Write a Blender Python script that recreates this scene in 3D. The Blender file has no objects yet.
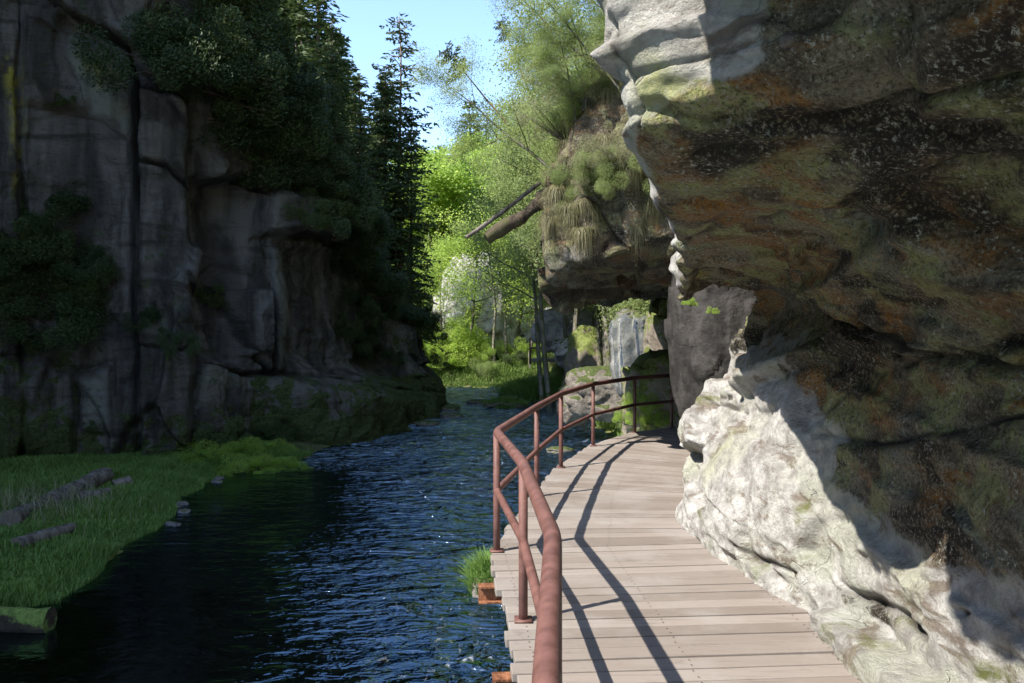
import bpy, bmesh, math, random
import numpy as np
from mathutils import Vector

R = math.radians
scene = bpy.context.scene
COL = scene.collection
H_CAM, F_PX, HOR = 1.8, 826.0, 332.0

def W(px, py, Y):
    """world point seen at photo pixel (px,py) at distance Y"""
    return np.array([(px - 512.0) / F_PX * Y, Y, H_CAM + (HOR - py) / F_PX * Y])

# ------------------------------------------------------------------ noise
def _hash(ix, iy, iz, seed):
    h = (ix.astype(np.int64) * 374761393 + iy.astype(np.int64) * 668265263 +
         iz.astype(np.int64) * 2147483647 + int(seed) * 974711) & 0xFFFFFFFF
    h = ((h ^ (h >> 13)) * 1274126177) & 0xFFFFFFFF
    h = ((h ^ (h >> 16)) * 2246822519) & 0xFFFFFFFF
    h = h ^ (h >> 15)
    return (h & 0xFFFFFF).astype(np.float64) / float(0x1000000)

def vnoise(P, seed=0):
    P = np.asarray(P, dtype=np.float64)
    i = np.floor(P).astype(np.int64)
    f = P - i
    f = f * f * f * (f * (f * 6 - 15) + 10)
    out = 0
    for dx in (0, 1):
        wx = f[..., 0] if dx else 1 - f[..., 0]
        for dy in (0, 1):
            wy = f[..., 1] if dy else 1 - f[..., 1]
            for dz in (0, 1):
                wz = f[..., 2] if dz else 1 - f[..., 2]
                out = out + wx * wy * wz * _hash(i[..., 0] + dx, i[..., 1] + dy, i[..., 2] + dz, seed)
    return out * 2 - 1

def fbm(P, octaves=4, seed=0, gain=0.5, lac=2.03):
    a, s, out, n = 1.0, 1.0, 0, 0
    for k in range(octaves):
        out = out + a * vnoise(P * s + 17.3 * k, seed + k)
        n += a
        a *= gain
        s *= lac
    return out / n

def facets(P, seed=0):
    """tilted-plane offset of the nearest cell, and distance to the cell border"""
    i0 = np.floor(P).astype(np.int64)
    best = np.full(P.shape[:-1], 9e9)
    sec = best.copy()
    val = np.zeros(P.shape[:-1])
    for dx in (-1, 0, 1):
        for dy in (-1, 0, 1):
            for dz in (-1, 0, 1):
                a, b, c = i0[..., 0] + dx, i0[..., 1] + dy, i0[..., 2] + dz
                ox = P[..., 0] - (a + _hash(a, b, c, seed))
                oy = P[..., 1] - (b + _hash(a, b, c, seed + 1))
                oz = P[..., 2] - (c + _hash(a, b, c, seed + 2))
                d = ox * ox + oy * oy + oz * oz
                t = (ox * (_hash(a, b, c, seed + 3) * 2 - 1) + oy * (_hash(a, b, c, seed + 4) * 2 - 1) +
                     oz * (_hash(a, b, c, seed + 5) * 2 - 1) + 0.7 * (_hash(a, b, c, seed + 6) * 2 - 1))
                m = d < best
                sec = np.where(m, best, np.minimum(sec, d))
                val = np.where(m, t, val)
                best = np.where(m, d, best)
    return val, np.sqrt(sec) - np.sqrt(best)

def sstep(a, b, x):
    t = np.clip((x - a) / (b - a), 0, 1)
    return t * t * (3 - 2 * t)

# ------------------------------------------------------------------ mesh helpers
def mesh_np(name, V, F, mat=None, parent=None, smooth=True, attrs=None):
    V = np.ascontiguousarray(V, dtype=np.float32).reshape(-1, 3)
    F = np.ascontiguousarray(F, dtype=np.int32)
    k = F.shape[1]
    me = bpy.data.meshes.new(name)
    me.vertices.add(len(V))
    me.vertices.foreach_set('co', V.ravel())
    me.loops.add(F.size)
    me.loops.foreach_set('vertex_index', F.ravel())
    me.polygons.add(len(F))
    me.polygons.foreach_set('loop_start', np.arange(0, F.size, k, dtype=np.int32))
    me.polygons.foreach_set('use_smooth', np.full(len(F), smooth, dtype=bool))
    me.update(calc_edges=True)
    if attrs:
        for an, av in attrs.items():
            at = me.attributes.new(an, 'FLOAT', 'POINT')
            at.data.foreach_set('value', np.ascontiguousarray(av, dtype=np.float32).ravel())
    o = bpy.data.objects.new(name, me)
    COL.objects.link(o)
    if mat:
        me.materials.append(mat)
    if parent:
        o.parent = parent
    return o

def tag(o, label=None, cat=None, group=None, kind=None):
    if label: o['label'] = label
    if cat: o['category'] = cat
    if group: o['group'] = group
    if kind: o['kind'] = kind
    return o

def empty(name, loc=(0, 0, 0), label=None, cat=None, group=None, rz=0.0):
    o = bpy.data.objects.new(name, None)
    COL.objects.link(o)
    o.empty_display_size = 0.2
    o.location = loc
    o.rotation_euler = (0, 0, rz)
    return tag(o, label, cat, group)

def dup(root, loc, rot=(0, 0, 0), scale=1.0, label=None, group=None, cat=None):
    r = root.copy()
    COL.objects.link(r)
    r.location = loc
    r.rotation_euler = rot
    r.scale = (scale,) * 3 if np.isscalar(scale) else scale
    if label: r['label'] = label
    if group: r['group'] = group
    if cat: r['category'] = cat
    for ch in list(root.children):
        c = ch.copy()
        COL.objects.link(c)
        c.parent = r
        for g in ch.children:
            d = g.copy()
            COL.objects.link(d)
            d.parent = c
    return r

def grid_faces(nu, nv, flip=False):
    a = (np.arange(nu - 1)[:, None] * nv + np.arange(nv - 1)[None, :]).ravel()
    F = np.stack([a, a + nv, a + nv + 1, a + 1], 1)
    return F[:, ::-1] if flip else F

def hermite(ts, V, t):
    """non-uniform Catmull-Rom through V (K,...) at ts, evaluated at t"""
    ts = np.asarray(ts, float)
    V = np.asarray(V, float)
    K = len(ts)
    sh = (K - 1,) + (1,) * (V.ndim - 1)
    dt = (ts[1:] - ts[:-1]).reshape(sh)
    sl = (V[1:] - V[:-1]) / dt
    m = np.empty_like(V)
    m[0], m[-1] = sl[0], sl[-1]
    m[1:-1] = (sl[:-1] * dt[1:] + sl[1:] * dt[:-1]) / (dt[1:] + dt[:-1])
    j = np.clip(np.searchsorted(ts, t, side='right') - 1, 0, K - 2)
    h = ts[j + 1] - ts[j]
    x = (t - ts[j]) / h
    e = (slice(None),) + (None,) * (V.ndim - 1)
    x, h = x[e], h[e]
    return ((2 * x**3 - 3 * x**2 + 1) * V[j] + (x**3 - 2 * x**2 + x) * h * m[j] +
            (-2 * x**3 + 3 * x**2) * V[j + 1] + (x**3 - x**2) * h * m[j + 1])

def blur(A, k=2):
    for _ in range(k):
        A = (np.pad(A, ((1, 1), (0, 0)), 'edge')[:-2] + 2 * A + np.pad(A, ((1, 1), (0, 0)), 'edge')[2:]) / 4
        A = (np.pad(A, ((0, 0), (1, 1)), 'edge')[:, :-2] + 2 * A + np.pad(A, ((0, 0), (1, 1)), 'edge')[:, 2:]) / 4
    return A

def grid_normals(G, flip=False):
    du = np.gradient(G, axis=0)
    dv = np.gradient(G, axis=1)
    n = np.cross(du, dv)
    n /= np.linalg.norm(n, axis=-1, keepdims=True) + 1e-9
    return -n if flip else n

def tube_np(pts, rad, k=10, cap=True):
    pts = np.asarray(pts, float)
    n = len(pts)
    rad = np.full(n, rad) if np.isscalar(rad) else np.asarray(rad, float)
    T = np.gradient(pts, axis=0)
    T /= np.linalg.norm(T, axis=1, keepdims=True) + 1e-9
    up = np.array([0, 0, 1.0]) if abs(T[0, 2]) < 0.9 else np.array([1.0, 0, 0])
    V = []
    for i in range(n):
        a = np.cross(up, T[i]); a /= np.linalg.norm(a) + 1e-9
        b = np.cross(T[i], a)
        th = np.arange(k) / k * 2 * np.pi
        V.append(pts[i] + rad[i] * (np.cos(th)[:, None] * a + np.sin(th)[:, None] * b))
    V = np.concatenate(V)
    F = []
    for i in range(n - 1):
        for j in range(k):
            q = (j + 1) % k
            F.append((i * k + j, i * k + q, (i + 1) * k + q, (i + 1) * k + j))
    if cap:
        c0, c1 = len(V), len(V) + 1
        V = np.vstack([V, pts[0], pts[-1]])
        for j in range(k):
            q = (j + 1) % k
            F.append((c0, q, j, c0))
            F.append((c1, (n - 1) * k + j, (n - 1) * k + q, c1))
    return V, F

class MB:
    """collects tubes, boxes and quads into one mesh"""
    def __init__(s): s.V, s.F, s.n = [], [], 0
    def add(s, V, F):
        V = np.asarray(V, float)
        s.V.append(V)
        s.F.extend([tuple(i + s.n for i in f) for f in F])
        s.n += len(V)
    def tube(s, pts, rad, k=10, cap=True): s.add(*tube_np(pts, rad, k, cap))
    def box(s, c, x, y, z):
        c, x, y, z = (np.asarray(q, float) for q in (c, x, y, z))
        V = [c + a * x + b * y + d * z for a in (-1, 1) for b in (-1, 1) for d in (-1, 1)]
        s.add(V, [(0, 1, 3, 2), (4, 6, 7, 5), (0, 4, 5, 1), (2, 3, 7, 6), (0, 2, 6, 4), (1, 5, 7, 3)])
    def build(s, name, mat, parent=None, smooth=True, bevel=0):
        me = bpy.data.meshes.new(name)
        F = [tuple(dict.fromkeys(f)) for f in s.F]
        me.from_pydata(np.concatenate(s.V).tolist(), [], F)
        me.update()
        o = bpy.data.objects.new(name, me)
        COL.objects.link(o)
        me.materials.append(mat)
        me.polygons.foreach_set('use_smooth', np.full(len(me.polygons), smooth, dtype=bool))
        if parent: o.parent = parent
        if bevel:
            b = o.modifiers.new('bevel', 'BEVEL'); b.width = bevel; b.segments = 2; b.limit_method = 'ANGLE'
        return o

SUNV = np.array([-0.70, -0.45, 0.98]) / 1.286
def leaf_quads(C, D, L, Wd, rng, face=0.0):
    n = len(C)
    if face:                                                # leaves turn towards the light
        Nl = SUNV * face + rng.normal(0, 0.55, (n, 3))
        D = np.cross(Nl, D)
    D = D / (np.linalg.norm(D, axis=1, keepdims=True) + 1e-9)
    S = np.cross(D, Nl if face else rng.normal(size=(n, 3)))
    S /= np.linalg.norm(S, axis=1, keepdims=True) + 1e-9
    L = (L * rng.uniform(0.6, 1.3, n))[:, None] / 2
    Wd = (Wd * rng.uniform(0.6, 1.3, n))[:, None] / 2
    V = np.stack([C - D * L, C + S * Wd - D * L * 0.1, C + D * L, C - S * Wd - D * L * 0.1], 1).reshape(-1, 3)
    return V, np.arange(4 * n).reshape(-1, 4)

# ------------------------------------------------------------------ materials
def new_mat(name):
    m = bpy.data.materials.new(name)
    m.use_nodes = True
    nt = m.node_tree
    nt.nodes.clear()
    out = nt.nodes.new('ShaderNodeOutputMaterial')
    return m, nt, out

class NT:
    def __init__(s, nt): s.nt = nt
    def n(s, t, **kw):
        nd = s.nt.nodes.new('ShaderNode' + t)
        for k, v in kw.items(): setattr(nd, k, v)
        return nd
    def l(s, a, b): s.nt.links.new(a, b)
    def val(s, sock, v):
        if hasattr(v, 'is_output') or isinstance(v, bpy.types.NodeSocket): s.l(v, sock)
        else: sock.default_value = v
    def coord(s, scale=(1, 1, 1), rot=(0, 0, 0)):
        t = s.n('TexCoord')
        mp = s.n('Mapping')
        mp.inputs['Scale'].default_value = scale
        mp.inputs['Rotation'].default_value = rot
        s.l(t.outputs['Object'], mp.inputs['Vector'])
        return mp.outputs['Vector']
    def noise(s, vec, scale, detail=5, rough=0.55, dist=0.0):
        t = s.n('TexNoise')
        s.l(vec, t.inputs['Vector'])
        t.inputs['Scale'].default_value = scale
        t.inputs['Detail'].default_value = detail
        t.inputs['Roughness'].default_value = rough
        t.inputs['Distortion'].default_value = dist
        return t.outputs['Fac']
    def ramp(s, fac, a, b, lo=0.0, hi=1.0):
        r = s.n('MapRange')
        r.interpolation_type = 'SMOOTHSTEP'
        s.val(r.inputs['Value'], fac)
        r.inputs['From Min'].default_value = a
        r.inputs['From Max'].default_value = b
        r.inputs['To Min'].default_value = lo
        r.inputs['To Max'].default_value = hi
        return r.outputs['Result']
    def mix(s, fac, a, b):
        m = s.n('Mix', data_type='RGBA')
        s.val(m.inputs['Factor'], fac)
        for i, v in ((6, a), (7, b)):
            if isinstance(v, tuple): m.inputs[i].default_value = (*v, 1) if len(v) == 3 else v
            else: s.l(v, m.inputs[i])
        return m.outputs[2]
    def math(s, op, a, b=0.0):
        m = s.n('Math', operation=op)
        s.val(m.inputs[0], a); s.val(m.inputs[1], b)
        return m.outputs[0]
    def attr(s, name):
        a = s.n('Attribute', attribute_name=name)
        return a.outputs['Fac']
    def bump(s, h, strength, dist, normal=None):
        b = s.n('Bump')
        b.inputs['Strength'].default_value = strength
        b.inputs['Distance'].default_value = dist
        s.l(h, b.inputs['Height'])
        if normal: s.l(normal, b.inputs['Normal'])
        return b.outputs['Normal']
    def bsdf(s, color, rough=0.8, normal=None, spec=0.3):
        p = s.n('BsdfPrincipled')
        s.val(p.inputs['Base Color'], color if not isinstance(color, tuple) else (*color, 1))
        s.val(p.inputs['Roughness'], rough)
        p.inputs['Specular IOR Level'].default_value = spec
        if normal: s.l(normal, p.inputs['Normal'])
        return p

def mat_right_rock():
    m, nt, out = new_mat('sheltered_sandstone')
    N = NT(nt)
    v = N.coord()
    vs = N.coord((1, 1, 2.6), (0.18, 0.25, 0.3))
    n1 = N.noise(v, 1.3, 6, 0.6, 0.3)
    n2 = N.noise(v, 6.0, 11, 0.72)
    n3 = N.noise(vs, 2.2, 10, 0.7, 0.4)
    n4 = N.noise(v, 30, 6, 0.75)
    n5 = N.noise(vs, 1.1, 5, 0.55, 0.8)
    pale = N.mix(N.ramp(n2, 0.35, 0.65), (0.32, 0.295, 0.265), (0.66, 0.635, 0.59))
    pale = N.mix(N.ramp(n1, 0.5, 0.64, 0, 0.5), pale, (0.46, 0.48, 0.36))
    pale = N.mix(N.ramp(n3, 0.53, 0.63, 0, 0.85), pale, (0.20, 0.155, 0.115))
    pale = N.mix(N.math('MULTIPLY', N.ramp(n5, 0.55, 0.68), N.ramp(n2, 0.42, 0.6)), pale, (0.16, 0.17, 0.055))
    pale = N.mix(N.math('MULTIPLY', N.attr('lichen'), N.ramp(n2, 0.36, 0.56)), pale, (0.40, 0.41, 0.20))
    n6 = N.noise(v, 60, 5, 0.75)
    pale = N.mix(N.ramp(n6, 0.58, 0.70, 0, 0.45), pale, (0.17, 0.145, 0.115))
    # sheltered: iron-brown, orange and green-grey lichen, white specks
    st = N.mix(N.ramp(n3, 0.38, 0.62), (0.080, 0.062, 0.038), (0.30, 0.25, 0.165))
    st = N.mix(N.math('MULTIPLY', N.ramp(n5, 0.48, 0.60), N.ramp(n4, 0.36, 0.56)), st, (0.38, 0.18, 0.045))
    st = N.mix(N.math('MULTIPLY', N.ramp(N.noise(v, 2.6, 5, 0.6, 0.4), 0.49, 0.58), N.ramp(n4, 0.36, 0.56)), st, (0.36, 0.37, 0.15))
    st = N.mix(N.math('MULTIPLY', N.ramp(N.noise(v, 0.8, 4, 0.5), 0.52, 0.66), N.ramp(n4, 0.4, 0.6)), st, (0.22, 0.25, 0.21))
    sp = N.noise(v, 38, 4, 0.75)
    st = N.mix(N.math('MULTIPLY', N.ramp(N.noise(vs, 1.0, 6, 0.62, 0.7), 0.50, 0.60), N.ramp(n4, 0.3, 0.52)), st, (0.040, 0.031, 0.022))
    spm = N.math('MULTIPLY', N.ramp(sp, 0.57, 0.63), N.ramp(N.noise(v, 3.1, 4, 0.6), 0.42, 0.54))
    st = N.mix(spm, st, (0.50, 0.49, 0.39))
    sa = N.math('ADD', N.attr('stain_shade'), N.ramp(n2, 0.3, 0.7, -0.16, 0.16))
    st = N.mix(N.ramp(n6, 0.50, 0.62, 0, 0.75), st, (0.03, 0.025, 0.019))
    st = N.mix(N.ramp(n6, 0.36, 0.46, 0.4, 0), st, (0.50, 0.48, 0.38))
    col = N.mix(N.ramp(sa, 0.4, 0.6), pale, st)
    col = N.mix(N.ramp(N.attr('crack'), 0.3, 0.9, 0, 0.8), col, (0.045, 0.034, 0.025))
    crisp = N.noise(v, 9, 12, 0.74, 0.3)
    vm = N.n('VectorMath', operation='ADD')
    wn = N.n('TexNoise'); wn.inputs['Scale'].default_value = 3.0; wn.inputs['Detail'].default_value = 5
    N.l(v, wn.inputs['Vector'])
    sc = N.n('VectorMath', operation='SCALE'); sc.inputs['Scale'].default_value = 0.45
    N.l(wn.outputs['Color'], sc.inputs[0])
    N.l(N.coord((1, 0.8, 1.9), (0.1, 0.2, 0)), vm.inputs[0]); N.l(sc.outputs[0], vm.inputs[1])
    vo = N.n('TexVoronoi', feature='DISTANCE_TO_EDGE'); vo.inputs['Scale'].default_value = 2.3
    N.l(vm.outputs[0], vo.inputs['Vector'])
    line = N.math('MULTIPLY', N.ramp(vo.outputs['Distance'], 0.0, 0.03, 1, 0), N.ramp(n1, 0.56, 0.62))
    h = N.math('ADD', N.math('MULTIPLY', crisp, 1.0), N.math('MULTIPLY', n4, 0.2))
    h = N.math('SUBTRACT', h, N.math('MULTIPLY', line, 0.25))
    h = N.math('ADD', h, N.math('MULTIPLY', n3, 0.3))
    h = N.math('ADD', h, N.math('MULTIPLY', N.noise(v, 70, 4, 0.6), 0.2))
    p = N.bsdf(col, 0.85, N.bump(h, 1.0, 0.10), 0.2)
    N.l(p.outputs[0], out.inputs[0])
    return m

def mat_left_rock():
    m, nt, out = new_mat('gorge_sandstone')
    N = NT(nt)
    v = N.coord()
    vv = N.coord((1, 1, 0.16))
    vh = N.coord((0.35, 0.35, 2.2))
    n1 = N.noise(v, 0.35, 5, 0.6, 0.4)
    n2 = N.noise(v, 2.4, 8, 0.65)
    n3 = N.noise(vv, 1.6, 6, 0.6, 0.5)
    n4 = N.noise(vh, 1.2, 6, 0.6, 0.5)
    n5 = N.noise(v, 14, 5, 0.7)
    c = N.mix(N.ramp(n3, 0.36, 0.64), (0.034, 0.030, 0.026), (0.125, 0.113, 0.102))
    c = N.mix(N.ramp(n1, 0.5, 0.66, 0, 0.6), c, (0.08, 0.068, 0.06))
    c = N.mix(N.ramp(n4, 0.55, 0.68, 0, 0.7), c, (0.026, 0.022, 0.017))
    c = N.mix(N.math('MULTIPLY', N.ramp(N.attr('pale'), 0.2, 0.9), N.ramp(n2, 0.3, 0.55)), c, (0.19, 0.20, 0.17))
    c = N.mix(N.math('MULTIPLY', N.ramp(N.attr('yellow'), 0.2, 0.9), N.ramp(n2, 0.42, 0.58)), c, (0.26, 0.23, 0.04))
    mo = N.math('ADD', N.attr('moss'), N.ramp(n2, 0.3, 0.7, -0.35, 0.35))
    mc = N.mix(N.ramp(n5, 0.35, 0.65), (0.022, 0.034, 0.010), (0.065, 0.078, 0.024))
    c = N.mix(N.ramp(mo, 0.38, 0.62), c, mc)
    c = N.mix(N.ramp(N.attr('crack'), 0.25, 0.9, 0, 0.85), c, (0.02, 0.017, 0.013))
    h = N.math('ADD', N.math('MULTIPLY', n2, 0.8), N.math('MULTIPLY', n5, 0.25))
    h = N.math('ADD', h, N.math('MULTIPLY', n4, 0.6))
    p = N.bsdf(c, 0.85, N.bump(h, 0.9, 0.25), 0.2)
    N.l(p.outputs[0], out.inputs[0])
    return m

def mat_boulder(name, a, b, moss, mossamt=0.5, streak=False):
    m, nt, out = new_mat(name)
    N = NT(nt)
    v = N.coord()
    n2 = N.noise(v, 3.0, 7, 0.65)
    n5 = N.noise(v, 16, 5, 0.7)
    c = N.mix(N.ramp(n2, 0.35, 0.65), a, b)
    if streak:
        vs = N.coord((1, 1, 0.06))
        k = N.noise(vs, 3.4, 4, 0.6, 0.2)
        c = N.mix(N.ramp(k, 0.47, 0.56), c, (0.25, 0.245, 0.225))
        c = N.mix(N.ramp(N.noise(vs, 3.3, 3, 0.6), 0.52, 0.6), c, (0.05, 0.065, 0.085))
    g = N.n('NewGeometry')
    sx = N.n('SeparateXYZ')
    N.l(g.outputs['Normal'], sx.inputs[0])
    mm = N.math('ADD', sx.outputs['Z'], N.ramp(n2, 0.3, 0.7, -0.5, 0.5))
    lo = 0.75 - mossamt
    mc = N.mix(N.ramp(n5, 0.35, 0.65), tuple(0.5 * q for q in moss), moss)
    c = N.mix(N.ramp(mm, lo, lo + 0.3), c, mc)
    h = N.math('ADD', n2, N.math('MULTIPLY', n5, 0.4))
    p = N.bsdf(c, 0.85, N.bump(h, 0.8, 0.08), 0.25)
    N.l(p.outputs[0], out.inputs[0])
    return m

def mat_leaf(name, a, b, trans=0.4, tcol=None, rough=0.55):
    m, nt, out = new_mat(name)
    N = NT(nt)
    g = N.n('NewGeometry')
    oi = N.n('ObjectInfo')
    v = N.coord()
    f = N.math('ADD', N.math('MULTIPLY', g.outputs['Random Per Island'], 0.6),
               N.math('ADD', N.math('MULTIPLY', oi.outputs['Random'], 0.3), N.ramp(N.noise(v, 0.7, 3), 0.3, 0.7, -0.2, 0.2)))
    c = N.mix(f, a, b)
    p = N.bsdf(c, rough, None, 0.25)
    t = N.n('BsdfTranslucent')
    if tcol:
        N.l(N.mix(f, tuple(0.7 * q for q in tcol), tcol), t.inputs['Color'])
    else:
        N.l(c, t.inputs['Color'])
    mx = N.n('MixShader')
    mx.inputs[0].default_value = trans
    N.l(p.outputs[0], mx.inputs[1]); N.l(t.outputs[0], mx.inputs[2])
    N.l(mx.outputs[0], out.inputs[0])
    return m

def mat_bark(name, a, b, scale=6, moss=None):
    m, nt, out = new_mat(name)
    N = NT(nt)
    v = N.coord((1, 1, 0.25))
    n = N.noise(v, scale, 6, 0.65, 0.3)
    n2 = N.noise(N.coord(), scale * 0.5, 4, 0.6)
    c = N.mix(N.ramp(n, 0.35, 0.65), a, b)
    if moss:
        c = N.mix(N.ramp(n2, 0.45, 0.6), c, moss)
    p = N.bsdf(c, 0.85, N.bump(n, 1.0, 0.05), 0.2)
    N.l(p.outputs[0], out.inputs[0])
    return m

def mat_planks():
    m, nt, out = new_mat('weathered_boards')
    N = NT(nt)
    v = N.coord((1.2, 22, 6))
    g = N.n('NewGeometry')
    n = N.noise(v, 1.6, 7, 0.62, 0.5)
    n2 = N.noise(N.coord(), 1.3, 5, 0.6)
    n3 = N.noise(N.coord((2, 40, 2)), 2.0, 4, 0.7)
    rnd = g.outputs['Random Per Island']
    c = N.mix(rnd, (0.155, 0.127, 0.105), (0.228, 0.193, 0.165))
    c = N.mix(N.ramp(n, 0.52, 0.7, 0, 0.6), c, (0.13, 0.105, 0.088))
    c = N.mix(N.ramp(n2, 0.45, 0.65, 0, 0.45), c, (0.27, 0.245, 0.22))
    c = N.mix(N.ramp(n3, 0.62, 0.75, 0, 0.5), c, (0.09, 0.075, 0.06))
    dirt = N.noise(N.coord(), 4.5, 6, 0.7)
    c = N.mix(N.ramp(dirt, 0.58, 0.72, 0, 0.5), c, (0.12, 0.10, 0.085))
    h = N.math('ADD', n, N.math('MULTIPLY', n3, 0.6))
    p = N.bsdf(c, 0.75, N.bump(h, 0.5, 0.008), 0.25)
    N.l(p.outputs[0], out.inputs[0])
    return m

def mat_paint():
    m, nt, out = new_mat('red_brown_paint')
    N = NT(nt)
    v = N.coord()
    n = N.noise(v, 9, 6, 0.65)
    n2 = N.noise(v, 60, 4, 0.7)
    c = N.mix(N.ramp(n, 0.35, 0.65), (0.095, 0.043, 0.034), (0.150, 0.070, 0.056))
    c = N.mix(N.ramp(n2, 0.64, 0.72, 0, 0.7), c, (0.22, 0.14, 0.11))
    c = N.mix(N.ramp(N.noise(v, 23, 5, 0.7), 0.62, 0.7, 0, 0.6), c, (0.07, 0.032, 0.02))
    p = N.bsdf(c, N.ramp(n, 0.3, 0.7, 0.5, 0.7), N.bump(n2, 0.15, 0.001), 0.3)
    N.l(p.outputs[0], out.inputs[0])
    return m

def mat_ground():
    m, nt, out = new_mat('valley_floor')
    N = NT(nt)
    v = N.coord()
    n1 = N.noise(v, 0.7, 6, 0.6)
    n2 = N.noise(v, 4.0, 7, 0.7)
    n3 = N.noise(v, 18, 4, 0.7)
    vo = N.n('TexVoronoi')
    N.l(v, vo.inputs['Vector']); vo.inputs['Scale'].default_value = 3.2
    grass = N.mix(N.ramp(n2, 0.35, 0.65), (0.04, 0.065, 0.016), (0.10, 0.14, 0.035))
    soil = N.mix(N.ramp(n2, 0.35, 0.65), (0.05, 0.036, 0.025), (0.13, 0.10, 0.07))
    land = N.mix(N.ramp(n1, 0.48, 0.62, 0, 0.75), grass, soil)
    bed = N.mix(vo.outputs['Color'], (0.10, 0.085, 0.035), (0.22, 0.19, 0.085))
    bed = N.mix(N.ramp(n1, 0.4, 0.6), bed, (0.22, 0.24, 0.06))
    bed = N.mix(N.ramp(n3, 0.5, 0.7, 0, 0.7), bed, (0.06, 0.05, 0.03))
    c = N.mix(N.attr('bed'), land, bed)
    h = N.math('ADD', n2, N.math('MULTIPLY', N.math('MULTIPLY', vo.outputs['Distance'], N.attr('bed')), -1.2))
    p = N.bsdf(c, 0.9, N.bump(h, 0.8, 0.12), 0.15)
    N.l(p.outputs[0], out.inputs[0])
    return m

def mat_water():
    m, nt, out = new_mat('stream_water')
    N = NT(nt)
    va = N.coord((0.75, 1.5, 1), (0, 0, 0.15))
    n1 = N.noise(va, 1.7, 3, 0.5, 0.8)
    n2 = N.noise(N.coord((0.8, 1.4, 1), (0, 0, -0.3)), 5.0, 3, 0.5, 0.8)
    n3 = N.noise(va, 20, 2, 0.5, 0.4)
    h = N.math('ADD', N.math('MULTIPLY', n1, 1.0), N.math('MULTIPLY', n2, 0.42))
    h = N.math('ADD', h, N.math('MULTIPLY', n3, 0.05))
    h = N.math('MULTIPLY', h, N.attr('rough'))
    nb = N.bump(h, 1.0, 0.36)
    gl = N.n('BsdfGlossy')
    gl.inputs['Roughness'].default_value = 0.03
    gl.inputs['Color'].default_value = (0.62, 0.83, 1, 1)
    N.l(nb, gl.inputs['Normal'])
    tr = N.n('BsdfTransparent')
    N.l(N.mix(N.attr('shallow'), (0.22, 0.24, 0.13), (0.66, 0.68, 0.36)), tr.inputs['Color'])
    fr = N.n('Fresnel')
    fr.inputs['IOR'].default_value = 2.8
    N.l(nb, fr.inputs['Normal'])
    mx = N.n('MixShader')
    N.l(fr.outputs[0], mx.inputs[0])
    N.l(tr.outputs[0], mx.inputs[1]); N.l(gl.outputs[0], mx.inputs[2])
    fo = N.bsdf((0.75, 0.78, 0.8), 0.6, nb)
    mf = N.n('MixShader')
    fn = N.math('MULTIPLY', N.ramp(N.noise(N.coord((1.6, 0.7, 1), (0, 0, 0.5)), 5.5, 5, 0.7, 0.8), 0.60, 0.70), N.attr('foam'))
    N.l(fn, mf.inputs[0])
    N.l(mx.outputs[0], mf.inputs[1]); N.l(fo.outputs[0], mf.inputs[2])
    N.l(mf.outputs[0], out.inputs[0])
    return m

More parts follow.
